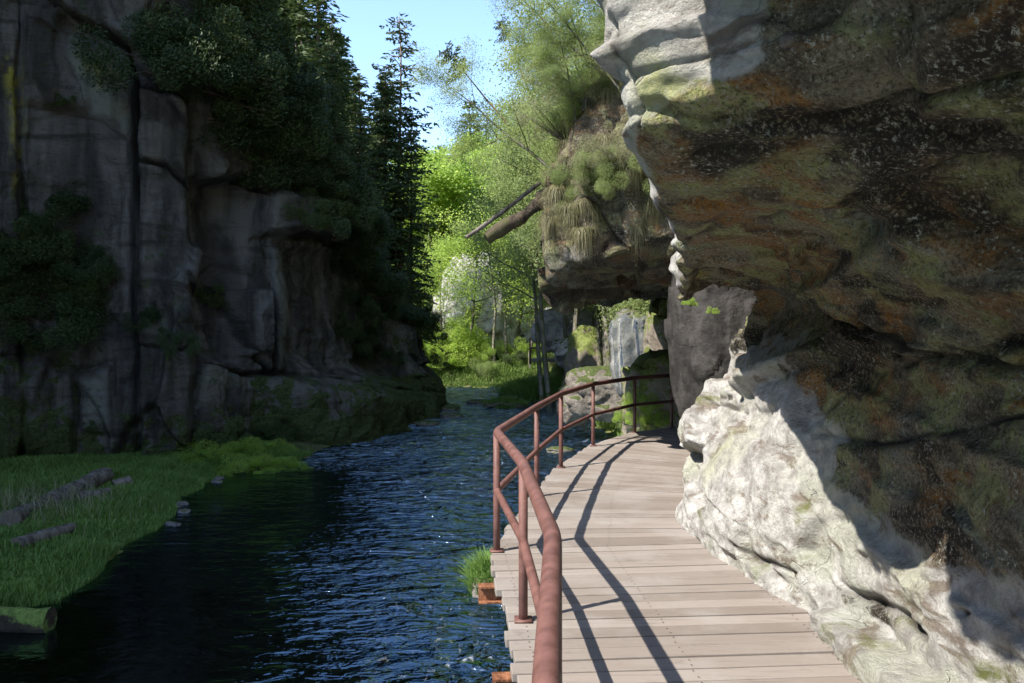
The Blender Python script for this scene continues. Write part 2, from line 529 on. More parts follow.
M = dict(
    rrock=mat_right_rock(), lrock=mat_left_rock(),
    stone=mat_boulder('stream_stone', (0.10, 0.085, 0.07), (0.24, 0.21, 0.18), (0.07, 0.09, 0.025), 0.35),
    moss=mat_boulder('mossy_stone', (0.16, 0.13, 0.10), (0.30, 0.26, 0.21), (0.16, 0.19, 0.05), 0.75),
    grey=mat_boulder('grey_stone', (0.10, 0.09, 0.085), (0.24, 0.215, 0.2), (0.12, 0.12, 0.06), 0.1),
    dstone=mat_boulder('dark_stone', (0.018, 0.016, 0.014), (0.05, 0.045, 0.04), (0.08, 0.08, 0.065), 0.0),
    slab=mat_boulder('streaked_stone', (0.075, 0.085, 0.09), (0.16, 0.16, 0.145), (0.10, 0.12, 0.04), 0.1, streak=True),
    pale=mat_boulder('pale_stone', (0.28, 0.26, 0.25), (0.52, 0.49, 0.48), (0.13, 0.16, 0.04), 0.2),
    spruce=mat_leaf('spruce_needles', (0.035, 0.06, 0.018), (0.10, 0.13, 0.04), 0.3),
    pine=mat_leaf('pine_needles', (0.035, 0.055, 0.026), (0.085, 0.11, 0.045), 0.25),
    beech=mat_leaf('beech_leaves', (0.15, 0.24, 0.04), (0.27, 0.36, 0.08), 0.55, (0.66, 0.84, 0.17)),
    light=mat_leaf('young_leaves', (0.13, 0.18, 0.06), (0.23, 0.275, 0.11), 0.5, (0.45, 0.54, 0.18)),
    dry=mat_leaf('dry_twigs', (0.24, 0.24, 0.13), (0.42, 0.41, 0.25), 0.45),
    straw=mat_leaf('hanging_grass', (0.10, 0.105, 0.045), (0.30, 0.27, 0.15), 0.35),
    dark=mat_leaf('ivy_leaves', (0.02, 0.038, 0.013), (0.06, 0.085, 0.028), 0.25),
    grass=mat_leaf('grass_blades', (0.10, 0.19, 0.04), (0.22, 0.33, 0.08), 0.4),
    fgrass=mat_leaf('tall_bank_grass', (0.10, 0.17, 0.035), (0.20, 0.28, 0.07), 0.45),
    bark=mat_bark('conifer_bark', (0.05, 0.036, 0.028), (0.15, 0.105, 0.075)),
    pbark=mat_bark('pine_bark', (0.10, 0.06, 0.04), (0.25, 0.16, 0.11)),
    gbark=mat_bark('beech_bark', (0.09, 0.08, 0.065), (0.21, 0.19, 0.155), 5, (0.10, 0.11, 0.04)),
    log=mat_bark('grey_log', (0.06, 0.05, 0.04), (0.18, 0.155, 0.13), 9),
    cut=mat_bark('cut_wood', (0.12, 0.10, 0.08), (0.22, 0.18, 0.145), 10),
    mlog=mat_bark('mossy_log', (0.05, 0.035, 0.02), (0.14, 0.10, 0.07), 8, (0.075, 0.09, 0.03)),
    rot=mat_bark('rotten_wood', (0.02, 0.015, 0.011), (0.08, 0.06, 0.042), 7, (0.07, 0.068, 0.03)),
    nail=mat_bark('nail_steel', (0.04, 0.03, 0.025), (0.09, 0.06, 0.045), 12),
    mtimber=mat_boulder('mossy_timber', (0.02, 0.016, 0.01), (0.06, 0.045, 0.03), (0.15, 0.21, 0.045), 0.7),
    planks=mat_planks(), paint=mat_paint(), ground=mat_ground(), water=mat_water(),
    rust=mat_bark('rusty_steel', (0.12, 0.045, 0.02), (0.28, 0.12, 0.06), 12),
)

# ------------------------------------------------------------------ ground and river
Z_W = -1.3
_L = np.array([(-20, -9), (7, -8.0), (8.7, -6.9), (9.4, -5.35), (10.1, -5.47), (11, -5.55), (13, -5.82), (16.6, -6.3), (17.8, -6.4), (19.7, -5.3), (24, -4.9), (32, -3.3), (36, -3.0), (39, -3.6), (41.5, -8.0), (44, -40), (300, -60)])
_Rr = np.array([(-20, 2.6), (8, 2.2), (14, 2.4), (18, 2.6), (22, 3.2), (28, 3.0), (33, 2.3), (38, 2.2), (42, 2.0), (46, 1.8), (300, 1.8)])
def ground_z(x, y):
    x = np.asarray(x, float); y = np.asarray(y, float)
    P = np.stack([x, y, x * 0], -1)
    wob = 0.35 * fbm(P * 0.6, 3, 5)
    xl = np.interp(y, _L[:, 0], _L[:, 1]); xr = np.interp(y, _Rr[:, 0], _Rr[:, 1])
    dl, dr, df = xl - x + wob, x - xr + wob, y - 46.0 + wob + 0.12 * x
    inside = np.minimum(np.minimum(-dl, -dr), -df)
    bed = -0.62 * sstep(0, 1.6, inside)
    hl = np.interp(dl, [0, 0.35, 1.2, 3.5, 6.5, 8, 60], [0, 0.12, 0.16, 0.2, 0.24, 3.0, 24])
    hl = np.where(y > 33, np.interp(dl, [0, 0.5, 2, 60], [0, 0.5, 1.5, 24]), hl)
    hr = np.interp(dr, [0, 0.5, 2, 5, 9, 60], [0, 0.5, 1.2, 2.4, 7.0, 75])
    hf = np.interp(df, [0, 0.6, 1.6, 9, 14, 45, 200], [0, 0.75, 1.45, 1.9, 2.6, 7, 28])
    hf = hf + np.where(df > 6, np.clip(np.abs(x + 6) - 9, 0, 80) * 0.5 * sstep(4, 20, df), 0)
    out = np.where(inside > 0, bed, 0)
    out = np.where((dr > 0), hr, out)
    out = np.where((dl > 0) & (dl >= dr), hl, out)
    out = np.where((df > 0), np.maximum(hf, np.where(dr > 0, hr, 0)), out)
    out = out + 0.10 * fbm(P * 1.1, 4, 9) * sstep(-0.6, 0.6, -inside) + 0.05 * fbm(P * 2.1, 3, 12)
    return Z_W + out, sstep(-0.05, 0.3, inside)

def axis(parts):
    return np.concatenate([np.arange(a, b, s) for a, b, s in parts])
gx = axis([(-400, -60, 40), (-60, -14, 2.5), (-14, 9, 0.16), (9, 60, 2.5), (60, 401, 40)])
gy = axis([(-60, -8, 6), (-8, 3, 1.0), (3, 52, 0.2), (52, 120, 2.5), (120, 601, 40)])
GX, GY = np.meshgrid(gx, gy, indexing='ij')
gz, gb = ground_z(GX, GY)
g = mesh_np('ground', np.stack([GX, GY, gz], -1), grid_faces(len(gx), len(gy)), M['ground'], attrs={'bed': gb})
tag(g, kind='structure')

wx = axis([(-45, -12, 1.5), (-12, 5.01, 0.07)])
wy = axis([(-8, 3, 0.8), (3, 26, 0.07), (26, 50.1, 0.14)])
WX, WY = np.meshgrid(wx, wy, indexing='ij')
P = np.stack([WX, WY, 0 * WX], -1)
rough = 0.10 + 0.9 * sstep(-3.6, -0.6, WX + 0.10 * (WY - 8) + 0.5 * fbm(P * 0.5, 2, 35))
rough = np.maximum(rough, sstep(17, 21, WY) * (1 - sstep(38, 42, WY)))
rough = rough * (0.75 + 0.7 * fbm(P * np.array([0.35, 0.5, 1]), 2, 39))
rough = rough * (1 + 1.2 * sstep(15, 24, WY))
foam = np.exp(-((WX + 3.6) / 1.6)**2 - ((WY - 19.6) / 0.9)**2) + 0.5 * np.exp(-((WX + 1) / 1.8)**2 - ((WY - 22) / 2.5)**2) \
    + 0.7 * np.exp(-((WY - 42.0 + 0.2 * WX) / 0.7)**2) + 0.45 * sstep(23, 27, WY) * (1 - sstep(34, 37, WY)) + 0.25 * sstep(-2, 0, WX) * (1 - sstep(10, 14, WY))
wz = Z_W + (0.03 * fbm(P * 1.6, 3, 31) + 0.014 * vnoise(P * 5, 33)) * rough
wt = mesh_np('river_water', np.stack([WX, WY, wz], -1), grid_faces(len(wx), len(wy)), M['water'], attrs={'shallow': np.clip(sstep(-0.9, 0.6, WX + 0.6 * fbm(P * 0.7, 3, 36)) * (1 - sstep(10, 12, WY)) * sstep(6.5, 8, WY) + sstep(-2.2, 0.2, WX + 1.2 * fbm(P * 0.3, 3, 37)) * sstep(22, 27, WY) + sstep(36, 41, WY), 0, 1), 'rough': rough, 'foam': np.clip(foam, 0, 1)})
tag(wt, kind='structure')

# ------------------------------------------------------------------ carving from sketched cracks
def proj(G):
    Y = np.maximum(G[..., 1], 0.3)
    return 512 + G[..., 0] / Y * F_PX, HOR - (G[..., 2] - H_CAM) / Y * F_PX

def polydist(a, b, line):
    d = np.full(a.shape, 9e9)
    for (x0, y0), (x1, y1) in zip(line[:-1], line[1:]):
        ux, uy = x1 - x0, y1 - y0
        t = np.clip(((a - x0) * ux + (b - y0) * uy) / (ux * ux + uy * uy), 0, 1)
        d = np.minimum(d, np.hypot(a - x0 - t * ux, b - y0 - t * uy))
    return d

def inpoly(a, b, poly, soft):
    """soft mask of a convex-ish polygon"""
    d = polydist(a, b, list(poly) + [poly[0]])
    ins = np.zeros(a.shape, bool)
    n = len(poly)
    for i in range(n):
        x0, y0 = poly[i]; x1, y1 = poly[(i + 1) % n]
        if y0 == y1: continue
        c = ((y0 > b) != (y1 > b)) & (a < (x1 - x0) * (b - y0) / (y1 - y0) + x0)
        ins ^= c
    return sstep(-soft, soft, np.where(ins, d, -d))

# ------------------------------------------------------------------ right rock overhang
# profile at each key distance: list of (x, z): foot .. wall .. crease .. roof .. lip .. outer face .. top
RK = [
    (-6.0, [(2.6, -1.6), (2.6, 0.0), (2.7, 0.5), (2.8, 1.0), (3.0, 1.6), (3.3, 2.1), (3.0, 2.6), (2.8, 2.9), (2.7, 3.2), (2.7, 3.6), (2.8, 4.6), (3.2, 6.5), (5.5, 11)]),
    (0.0, [(2.1, -1.6), (2.1, 0.0), (2.12, 0.37), (2.2, 0.74), (2.35, 1.22), (2.3, 1.7), (2.1, 2.15), (1.8, 2.45), (1.5, 2.65), (1.1, 3.0), (0.6, 3.6), (0.8, 5.6), (5.0, 11)]),
    (1.6, [(2.0, -1.6), (2.0, 0.0), (2.04, 0.37), (2.12, 0.74), (2.26, 1.22), (2.22, 1.66), (1.99, 2.1), (1.65, 2.4), (1.35, 2.7), (0.75, 3.1), (-0.1, 3.65), (0.3, 5.4), (4.6, 11)]),
    (2.2, [(1.97, -1.6), (1.97, 0.0), (2.0, 0.37), (2.07, 0.74), (2.2, 1.22), (2.18, 1.66), (1.95, 2.07), (1.58, 2.4), (1.28, 2.74), (0.75, 3.05), (-0.2, 3.6), (0.3, 5.3), (4.4, 11)]),  # outer face bulge, out of view, added to shade the wall below
    (2.5, [(1.95, -1.6), (1.95, 0.0), (1.99, 0.37), (2.05, 0.74), (2.18, 1.22), (2.17, 1.66), (1.94, 2.06), (1.52, 2.42), (1.16, 2.77), (0.85, 3.02), (-0.15, 3.6), (0.4, 5.2), (4.2, 11)]),
    (2.75, [(1.945, -1.6), (1.945, 0.0), (1.98, 0.37), (2.05, 0.74), (2.17, 1.22), (2.17, 1.66), (1.93, 2.06), (1.48, 2.44), (1.04, 2.77), (0.95, 3.0), (0.15, 3.6), (0.7, 5.2), (4.1, 11)]),
    (3.0, [(1.94, -1.6), (1.94, 0.0), (1.97, 0.37), (2.04, 0.74), (2.15, 1.22), (2.16, 1.67), (1.92, 2.05), (1.42, 2.44), (0.86, 2.74), (0.85, 2.97), (0.8, 3.5), (1.0, 5.1), (4.0, 11)]),
    (3.2, [(1.935, -1.6), (1.935, 0.0), (1.96, 0.37), (2.03, 0.74), (2.14, 1.22), (2.15, 1.68), (1.91, 2.05), (1.37, 2.42), (0.69, 2.73), (0.66, 2.97), (0.66, 3.5), (0.95, 5.1), (3.95, 11)]),
    (3.42, [(1.93, -1.6), (1.93, 0.0), (1.96, 0.37), (2.02, 0.74), (2.13, 1.22), (2.15, 1.69), (1.9, 2.05), (1.32, 2.4), (0.52, 2.64), (0.44, 2.92), (0.4, 3.25), (0.75, 5.0), (3.9, 11)]),
    (3.9, [(1.92, -1.6), (1.92, 0.0), (1.96, 0.33), (2.01, 0.64), (2.10, 1.2), (2.14, 1.72), (1.90, 2.07), (1.35, 2.36), (0.68, 2.56), (0.60, 2.9), (0.58, 3.4), (0.8, 5.0), (3.8, 11)]),
    (4.6, [(1.92, -1.6), (1.91, 0.0), (1.95, 0.32), (2.00, 0.66), (2.08, 1.25), (2.14, 1.80), (1.92, 2.12), (1.42, 2.36), (0.87, 2.53), (0.80, 2.95), (0.80, 3.5), (1.0, 5.0), (3.8, 11)]),
    (5.3, [(1.87, -1.6), (1.85, 0.0), (1.90, 0.36), (1.97, 0.78), (2.06, 1.3), (2.14, 1.86), (1.95, 2.14), (1.5, 2.32), (1.03, 2.45), (0.98, 2.95), (1.0, 3.5), (1.25, 5.0), (3.8, 11)]),
    (6.1, [(1.70, -1.6), (1.67, 0.0), (1.73, 0.42), (1.85, 0.9), (2.02, 1.38), (2.18, 1.9), (2.02, 2.12), (1.58, 2.28), (1.22, 2.38), (1.18, 2.9), (1.25, 3.6), (1.6, 5.0), (4.0, 11)]),
    (6.9, [(1.56, -1.6), (1.55, 0.0), (1.62, 0.45), (1.76, 0.95), (1.98, 1.4), (2.22, 1.9), (2.12, 2.06), (1.7, 2.18), (1.40, 2.24), (1.38, 2.9), (1.5, 3.6), (1.8, 5.0), (4.2, 11)]),
    (7.5, [(1.56, -1.6), (1.54, 0.0), (1.60, 0.5), (1.74, 0.95), (1.98, 1.4), (2.28, 1.95), (2.16, 2.06), (1.75, 2.10), (1.50, 2.18), (1.50, 2.75), (1.7, 3.6), (2.1, 5.0), (4.4, 11)]),
    (8.3, [(1.66, -1.6), (1.64, 0.0), (1.66, 0.5), (1.78, 0.9), (2.02, 1.3), (2.32, 1.8), (2.50, 2.10), (2.40, 2.30), (2.2, 2.5), (2.2, 3.0), (2.3, 3.8), (2.6, 5.2), (4.8, 11)]),
    (9.2, [(2.0, -1.6), (1.95, 0.0), (2.05, 0.5), (2.2, 0.9), (2.45, 1.3), (2.7, 1.8), (2.85, 2.2), (2.9, 2.5), (2.9, 2.8), (2.9, 3.2), (3.0, 4.0), (3.4, 5.5), (5.4, 11)]),
    (10.4, [(3.2, -1.6), (3.2, 0.0), (3.3, 0.5), (3.4, 0.9), (3.5, 1.3), (3.6, 1.8), (3.7, 2.2), (3.8, 2.5), (3.8, 2.8), (3.9, 3.2), (4.0, 4.0), (4.3, 5.5), (6.0, 11)]),
]
ky = np.array([k[0] for k in RK])
kp = np.array([k[1] for k in RK])
nv = 460
u = np.concatenate([np.linspace(-6, 2, 40, endpoint=False), np.linspace(2, 10.4, 520)])
prof = hermite(ky, kp, u)                                  # (nu, 13, 2)
vt = np.array([0, 1.4, 2.0, 2.6, 3.3, 4.2, 5.0, 5.9, 6.6, 7.1, 7.8, 9.0, 12.0])
vv_ = np.concatenate([np.linspace(0, 8.2, 400, endpoint=False), np.linspace(8.2, 12, nv - 400)])
G = hermite(vt, np.transpose(prof, (1, 0, 2)), vv_)         # (nv, nu, 2)
G = np.transpose(G, (1, 0, 2))
G = np.stack([G[..., 0], np.broadcast_to(u[:, None], G.shape[:2]), G[..., 1]], -1)
Nn = grid_normals(G)
if np.mean(Nn[100:, 40:160, 0]) > 0: Nn = -Nn               # the wall faces the path (-x)
px, py = proj(G)
wpx = px + 7 * fbm(G * 2.2, 3, 3); wpy = py + 7 * fbm(G * 2.2, 3, 4)
Gs = G * np.array([1, 0.8, 1.6])
f1, e1 = facets(Gs * 0.85 + 0.25 * np.stack([fbm(G, 3, 1), fbm(G, 3, 2), fbm(G, 3, 3)], -1), 11)
f2, e2 = facets(Gs * 2.3 + 0.2 * np.stack([fbm(G * 2, 2, 4), fbm(G * 2, 2, 5), fbm(G * 2, 2, 6)], -1), 23)
f3, e3 = facets(Gs * 6.5, 37)
def ridged(P, octv, seed):
    a, o, n_ = 1.0, 0, 0
    for q in range(octv):
        o = o + a * (1 - np.abs(vnoise(P * 2.1**q + 9.1 * q, seed + q)) * 2); n_ += a; a *= 0.55
    return o / n_
warp = G + 0.12 * np.stack([fbm(G * 2, 3, 7), fbm(G * 2, 3, 8), fbm(G * 2, 3, 9)], -1)
shear = warp[..., [0, 1, 2]] * np.array([1.0, 0.9, 2.2]) + np.stack([0 * px, 0 * px, 0.9 * warp[..., 1]], -1)
fa, ea = facets(Gs * np.array([0.62, 0.62, 0.8]) + 0.1 * np.stack([fbm(G, 2, 11), fbm(G, 2, 12), fbm(G, 2, 13)], -1), 17)
disp = blur((0.13 * fa - 0.03) * (1 - sstep(6.0, 6.5, vv_))[None, :] + 0.05 * f1 + 0.035 * f2 * np.where(vv_ < 3.8, 0.5, 1.0)[None, :], 2) + blur(0.012 * f3, 1) + 0.02 * fbm(G * 0.9, 3, 41) + 0.005 * fbm(Gs * 2.6, 5, 47, 0.42) + 0.010 * ridged(warp * np.array([3.0, 3.0, 4.5]), 3, 46) * sstep(0.0, 0.5, vnoise(G * 1.3, 52)) + 0.008 * fbm(G * 11, 3, 48)
pits = sstep(0.18, 0.42, vnoise(warp * np.array([7, 7, 5]), 49)) * sstep(-0.1, 0.4, vnoise(G * 1.7, 50))
outer = np.maximum(sstep(6.5, 6.9, vv_), 0.6 * (1 - sstep(3.3, 4.0, vv_)))[None, :]
disp -= outer * (0.012 * ridged(warp * np.array([2.6, 2.6, 4.2]), 5, 62) * sstep(-0.35, 0.25, vnoise(G * 1.4, 63)) + 0.012 * np.abs(fbm(G * 7, 4, 64)))
disp -= 0.025 * pits * (sstep(6.5, 6.9, vv_)[None, :] + 0.5 * (vv_ < 4.2)[None, :])
beds = G[..., 2] * 1.0 + 0.12 * G[..., 0] - 0.10 * G[..., 1] + 0.12 * fbm(G * 0.9, 3, 51)
tb = beds * 2.6 + 0.25 * fbm(G * 1.7, 3, 55)
saw = tb - np.floor(tb)
disp += 0.055 * blur(saw - 0.5, 1) * sstep(-0.15, 0.35, vnoise(G * np.array([0.8, 0.6, 0.8]), 56))
tb2 = beds * 7.3 + 0.3 * fbm(G * 2.7, 3, 59)
disp += 0.018 * blur(tb2 - np.floor(tb2) - 0.5, 1) * sstep(0.0, 0.4, vnoise(G * 1.3, 60))
disp += 0.02 * vnoise(np.stack([beds * 7.0, 0 * beds, 0 * beds], -1), 53) * sstep(0.1, 0.9, vnoise(G * 0.9, 54) + 0.6)
crack = np.zeros(px.shape)
near = (u > 0.5)[:, None] & (vv_ < 8.6)[None, :]
RC = [  # photo-sketched cracks: (polyline, half width px, depth m)
    ([(800, 268), (835, 300), (880, 330), (925, 352)], 6, 0.10),
    ([(925, 352), (980, 362), (1024, 385), (1100, 400)], 9, 0.16),
    ([(800, 412), (845, 375), (885, 365), (925, 354)], 5, 0.08),
    ([(800, 430), (860, 442), (930, 430), (1024, 410)], 5, 0.10),
    ([(880, 120), (930, 88), (1024, 70), (1100, 60)], 6, 0.12),
    ([(690, 165), (760, 150), (840, 120), (900, 100)], 5, 0.07),
    ([(680, 245), (740, 235), (820, 215), (910, 190), (1024, 165)], 5, 0.08),
    ([(715, 590), (760, 610), (800, 640), (850, 680), (880, 720)], 8, 0.12),
    ([(805, 572), (840, 590), (885, 620), (905, 638)], 8, 0.14),
    ([(700, 345), (716, 350), (722, 360)], 5, 0.10),
    ([(684, 448), (698, 444)], 7, 0.16), ([(705, 395), (730, 405)], 5, 0.08),
    ([(690, 370), (700, 385), (718, 392)], 5, 0.08),
    ([(735, 548), (760, 560), (790, 575)], 4, 0.06),
    ([(690, 545), (705, 565), (714, 578)], 5, 0.10),
    ([(655, 55), (675, 48), (700, 30)], 6, 0.02),
    ([(940, 612), (990, 606), (1040, 602)], 6, 0.12),
    ([(610, 20), (622, 85), (634, 140)], 4, 0.08),
]
for line, w, d in RC:
    dd = polydist(wpx, wpy, line)
    k = np.exp(-(dd / w)**2) * near
    k = np.exp(-(dd / (w * 0.7))**2) * near * np.clip(0.7 + 0.9 * fbm(G * 2.5, 2, 58), 0.15, 1)
    disp -= d * 0.6 * k
    crack = np.maximum(crack, k)
crack = np.maximum(crack, 0.35 * np.exp(-(e1 / 0.015)**2) * near * (vnoise(G * 1.5, 77) > 0.1))
disp -= 0.02 * np.exp(-(ea / 0.03)**2) * (vnoise(G * 1.1, 57) > -0.1)
G2 = G + Nn * disp[..., None]
stain_shade = np.broadcast_to(sstep(np.where(u < 5.4, 2.35, 2.75)[:, None], np.where(u < 5.4, 3.0, 3.5)[:, None], vv_[None, :]) * (1 - sstep(6.45, 6.75, vv_))[None, :], px.shape).copy()
stain_shade += 0.75 * sstep(740, 775, px) * sstep(6.5, 6.8, vv_)[None, :] * (u > 1)[:, None]  # cast shadow on the outer face right of the nose, painted as dark colour
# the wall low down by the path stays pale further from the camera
stain_shade -= 0.55 * (sstep(5.3, 6.5, u)[:, None]) * (1 - sstep(3.8, 4.6, vv_))[None, :]
stain_shade += 0.6 * inpoly(wpx, wpy, [(688, 500), (740, 518), (768, 545), (752, 562), (715, 545)], 9) + 0.5 * inpoly(wpx, wpy, [(800, 570), (850, 590), (905, 632), (890, 645), (835, 605)], 6)
rr = mesh_np('rock_overhang', G2, grid_faces(len(u), nv), M['rrock'], attrs={'stain_shade': stain_shade, 'crack': crack, 'lichen': np.clip(inpoly(wpx, wpy, [(618, 55), (660, 60), (690, 110), (650, 135), (630, 120)], 14) + 0.8 * fbm(G * 1.6, 3, 88) * (vv_ < 3.5)[None, :], 0, 1)})
tag(rr, 'huge sandstone overhang above the boardwalk, rusty brown underneath', 'rock face', kind='structure')

# ------------------------------------------------------------------ second overhang (beyond), vegetated on top
BK = [
    (10.1, [(3.4, -1.8), (3.4, 0.5), (3.3, 1.6), (3.1, 2.6), (3.0, 3.2), (2.9, 3.6), (2.9, 4.1), (3.0, 4.6), (3.3, 5.6), (3.8, 7.0), (5.2, 10), (9, 17)]),
    (10.5, [(3.4, -1.8), (3.4, 0.5), (3.3, 1.6), (2.7, 2.6), (1.9, 2.9), (1.5, 3.08), (1.4, 3.9), (1.5, 4.5), (2.0, 5.5), (2.7, 7.0), (4.4, 10), (8.5, 17)]),
    (11.2, [(3.5, -1.8), (3.5, 0.5), (3.4, 1.6), (2.8, 2.45), (1.4, 2.65), (0.72, 2.78), (0.62, 3.5), (0.85, 4.3), (1.5, 5.4), (2.3, 7.0), (4.0, 10), (8, 17)]),
    (13.0, [(3.8, -1.8), (3.8, 0.5), (3.6, 1.6), (3.0, 2.4), (1.5, 2.52), (0.70, 2.6), (0.62, 3.4), (0.9, 4.4), (1.5, 5.5), (2.2, 7.2), (3.8, 10.5), (8, 17.5)]),
    (16.0, [(5.2, -1.8), (5.0, 0.5), (4.7, 1.6), (3.6, 2.5), (1.9, 2.50), (0.88, 2.52), (0.85, 3.6), (1.1, 4.8), (1.6, 6.0), (2.3, 8.0), (3.8, 11.5), (8, 18)]),
    (20.0, [(7.2, -1.8), (7.0, 0.5), (6.6, 1.6), (5.4, 2.6), (4.0, 2.7), (2.9, 3.0), (2.6, 4.2), (2.5, 5.2), (2.5, 6.8), (2.8, 9.0), (4.0, 12.5), (8, 19)]),
    (25.0, [(9.0, -1.8), (8.8, 0.5), (8.4, 1.6), (7.0, 2.8), (5.6, 3.2), (4.7, 3.6), (4.5, 4.6), (4.3, 5.8), (4.3, 7.5), (4.6, 10), (5.4, 13.5), (9, 20)]),
    (30.0, [(10, -1.8), (10, 0.5), (9.8, 1.6), (9.2, 2.8), (8.0, 3.5), (7.0, 4.0), (6.5, 5.0), (6.3, 6.5), (6.4, 8), (6.8, 10.5), (7.5, 14), (10, 20)]),
]
by = np.array([k[0] for k in BK]); bp = np.array([k[1] for k in BK])
ub = np.concatenate([np.linspace(10.1, 12, 130, endpoint=False), np.linspace(12, 30, 240)])
pb = hermite(by, bp, ub)
vb = np.array([0, 1.2, 2.0, 3.0, 4.6, 5.6, 6.3, 7.2, 8.3, 9.8, 12.5, 18])
vq = np.concatenate([np.linspace(0, 9, 260, endpoint=False), np.linspace(9, 18, 80)])
B = np.transpose(hermite(vb, np.transpose(pb, (1, 0, 2)), vq), (1, 0, 2))
B = np.stack([B[..., 0], np.broadcast_to(ub[:, None], B.shape[:2]), B[..., 1]], -1)
Bn = grid_normals(B)
if np.mean(Bn[150:, 170:210, 0]) > 0: Bn = -Bn
f1, e1 = facets(B * np.array([0.8, 0.6, 0.7]), 61)
f2, e2 = facets(B * np.array([1.9, 1.6, 1.5]), 67)
hang = vnoise(B * np.array([3.2, 3.2, 0.5]), 71)
db = 0.16 * f1 + 0.08 * f2 + 0.20 * fbm(B * 0.7, 5, 73) + 0.07 * fbm(B * 3, 4, 75) + 0.12 * hang * ((vq > 5.2) & (vq < 8))[None, :]
db = db + 0.0
B2 = B + Bn * db[..., None]
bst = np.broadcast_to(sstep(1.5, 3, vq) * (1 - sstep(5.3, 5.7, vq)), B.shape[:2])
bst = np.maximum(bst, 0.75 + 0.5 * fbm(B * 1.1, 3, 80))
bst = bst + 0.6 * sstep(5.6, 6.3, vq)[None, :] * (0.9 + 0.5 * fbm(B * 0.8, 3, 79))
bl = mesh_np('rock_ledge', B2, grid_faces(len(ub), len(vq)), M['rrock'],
             attrs={'stain_shade': bst, 'crack': np.maximum(np.maximum(np.exp(-(e1 / 0.05)**2), 0.55 + 0.35 * fbm(B * 1.3, 3, 84)), (0.62 + 0.25 * fbm(B * 1.5, 3, 82)) * (sstep(1.5, 3, vq) * (1 - sstep(5.0, 5.5, vq)))[None, :])})  # crack value also darkens the whole ledge, more on its underside
tag(bl, 'flat bottomed rock ledge jutting over the far end of the boardwalk', 'rock face', kind='structure')

# ------------------------------------------------------------------ left cliff
LP = np.array([(-16.0, -20), (-15.0, -6), (-13.2, 4), (-12.6, 11), (-12.0, 16.5), (-11.3, 18.3), (-10.4, 18.9), (-9.0, 19.2), (-8.2, 19.4), (-7.45, 19.7),
               (-7.15, 20.6), (-6.7, 21.7), (-5.9, 22.3), (-5.2, 23.6), (-4.5, 26.0), (-3.8, 29.0), (-3.2, 32.3), (-3.1, 34.2), (-3.9, 36.3), (-7, 39), (-13, 43), (-30, 50)], float)
sl = np.concatenate([[0], np.cumsum(np.linalg.norm(np.diff(LP, axis=0), axis=1))])
s0 = sl[4]; s1 = sl[18]
us = np.concatenate([np.linspace(0, s0, 50, endpoint=False), np.linspace(s0, s1, 560, endpoint=False), np.linspace(s1, sl[-1], 50)])
plan = hermite(sl, LP, us)
tg = np.gradient(plan, axis=0); tg /= np.linalg.norm(tg, axis=1, keepdims=True)
nrm = np.stack([tg[:, 1], -tg[:, 0]], 1)                    # towards the river
topz = np.interp(us, [0, sl[1], sl[2], sl[3], sl[4], sl[6], sl[8], sl[9], sl[11], sl[13], sl[14], sl[15], sl[16], sl[17], sl[19], sl[-1]],
                 [9, 12.5, 14, 16, 18, 18, 14, 10.5, 9.0, 6.6, 5.6, 3.8, 2.0, 1.8, 2, 3])
hv = np.concatenate([np.linspace(0, 1, 330, endpoint=False), np.linspace(1, 2, 130)])
zb = -2.2
f = np.clip(hv, 0, 1); b = np.clip(hv - 1, 0, 1)
rise = np.interp(us, [0, sl[3], sl[5], sl[8], sl[11], sl[15], sl[18], sl[-1]], [1.5, 2, 4, 8, 7.5, 6, 4, 3])
Zc = zb + f[None, :] * (topz[:, None] - zb) + rise[:, None] * (1 - (1 - b[None, :])**1.9)
lean = np.interp(us, [0, s0, sl[9], sl[13], sl[16], sl[-1]], [0.12, 0.03, 0.03, 0.10, 0.22, 0.25])
back = lean[:, None] * f[None, :] * (topz[:, None] - zb) + b[None, :] * 15.0
Cc = np.stack([plan[:, 0][:, None] - nrm[:, 0][:, None] * back, plan[:, 1][:, None] - nrm[:, 1][:, None] * back, Zc], -1)
Cn = grid_normals(Cc)
sgn = np.sign(np.sum(Cn[300, 100, :2] * nrm[300])); Cn = Cn * sgn
px, py = proj(Cc)
wpx = px + 5 * fbm(Cc * 0.9, 4, 81); wpy = py + 5 * fbm(Cc * 0.9, 4, 82)
front = (Cc[..., 1] > 12) & (us < sl[18])[:, None]
Q = Cc * np.array([0.30, 0.30, 0.20]) + 0.2 * np.stack([fbm(Cc * 0.4, 3, 1), fbm(Cc * 0.4, 3, 2), fbm(Cc * 0.4, 3, 3)], -1)
f1, e1 = facets(Q, 91)
f2, e2 = facets(Cc * np.array([0.9, 0.9, 0.55]), 95)
f3, e3 = facets(Cc * np.array([2.6, 2.6, 2.0]), 99)
dc = blur(0.34 * f1 + 0.14 * f2, 2) + 0.03 * f3 + 0.30 * fbm(Cc * np.array([0.45, 0.45, 0.3]), 5, 103) + 0.13 * fbm(Cc * np.array([1.6, 1.6, 2.2]), 5, 105, 0.6) - 0.10 * ridged(Cc * np.array([0.9, 0.9, 0.5]), 4, 107)
dc *= np.where(inpoly(wpx, wpy, [(26, 25), (132, 60), (132, 330), (30, 260)], 12) > 0.5, 0.55, 1.0)
ck = np.zeros(px.shape)
cvar = fbm(Cc * 0.8, 2, 121); cvar2 = np.clip(fbm(Cc * 0.5, 2, 122) * 1.6, -0.9, 0.9)
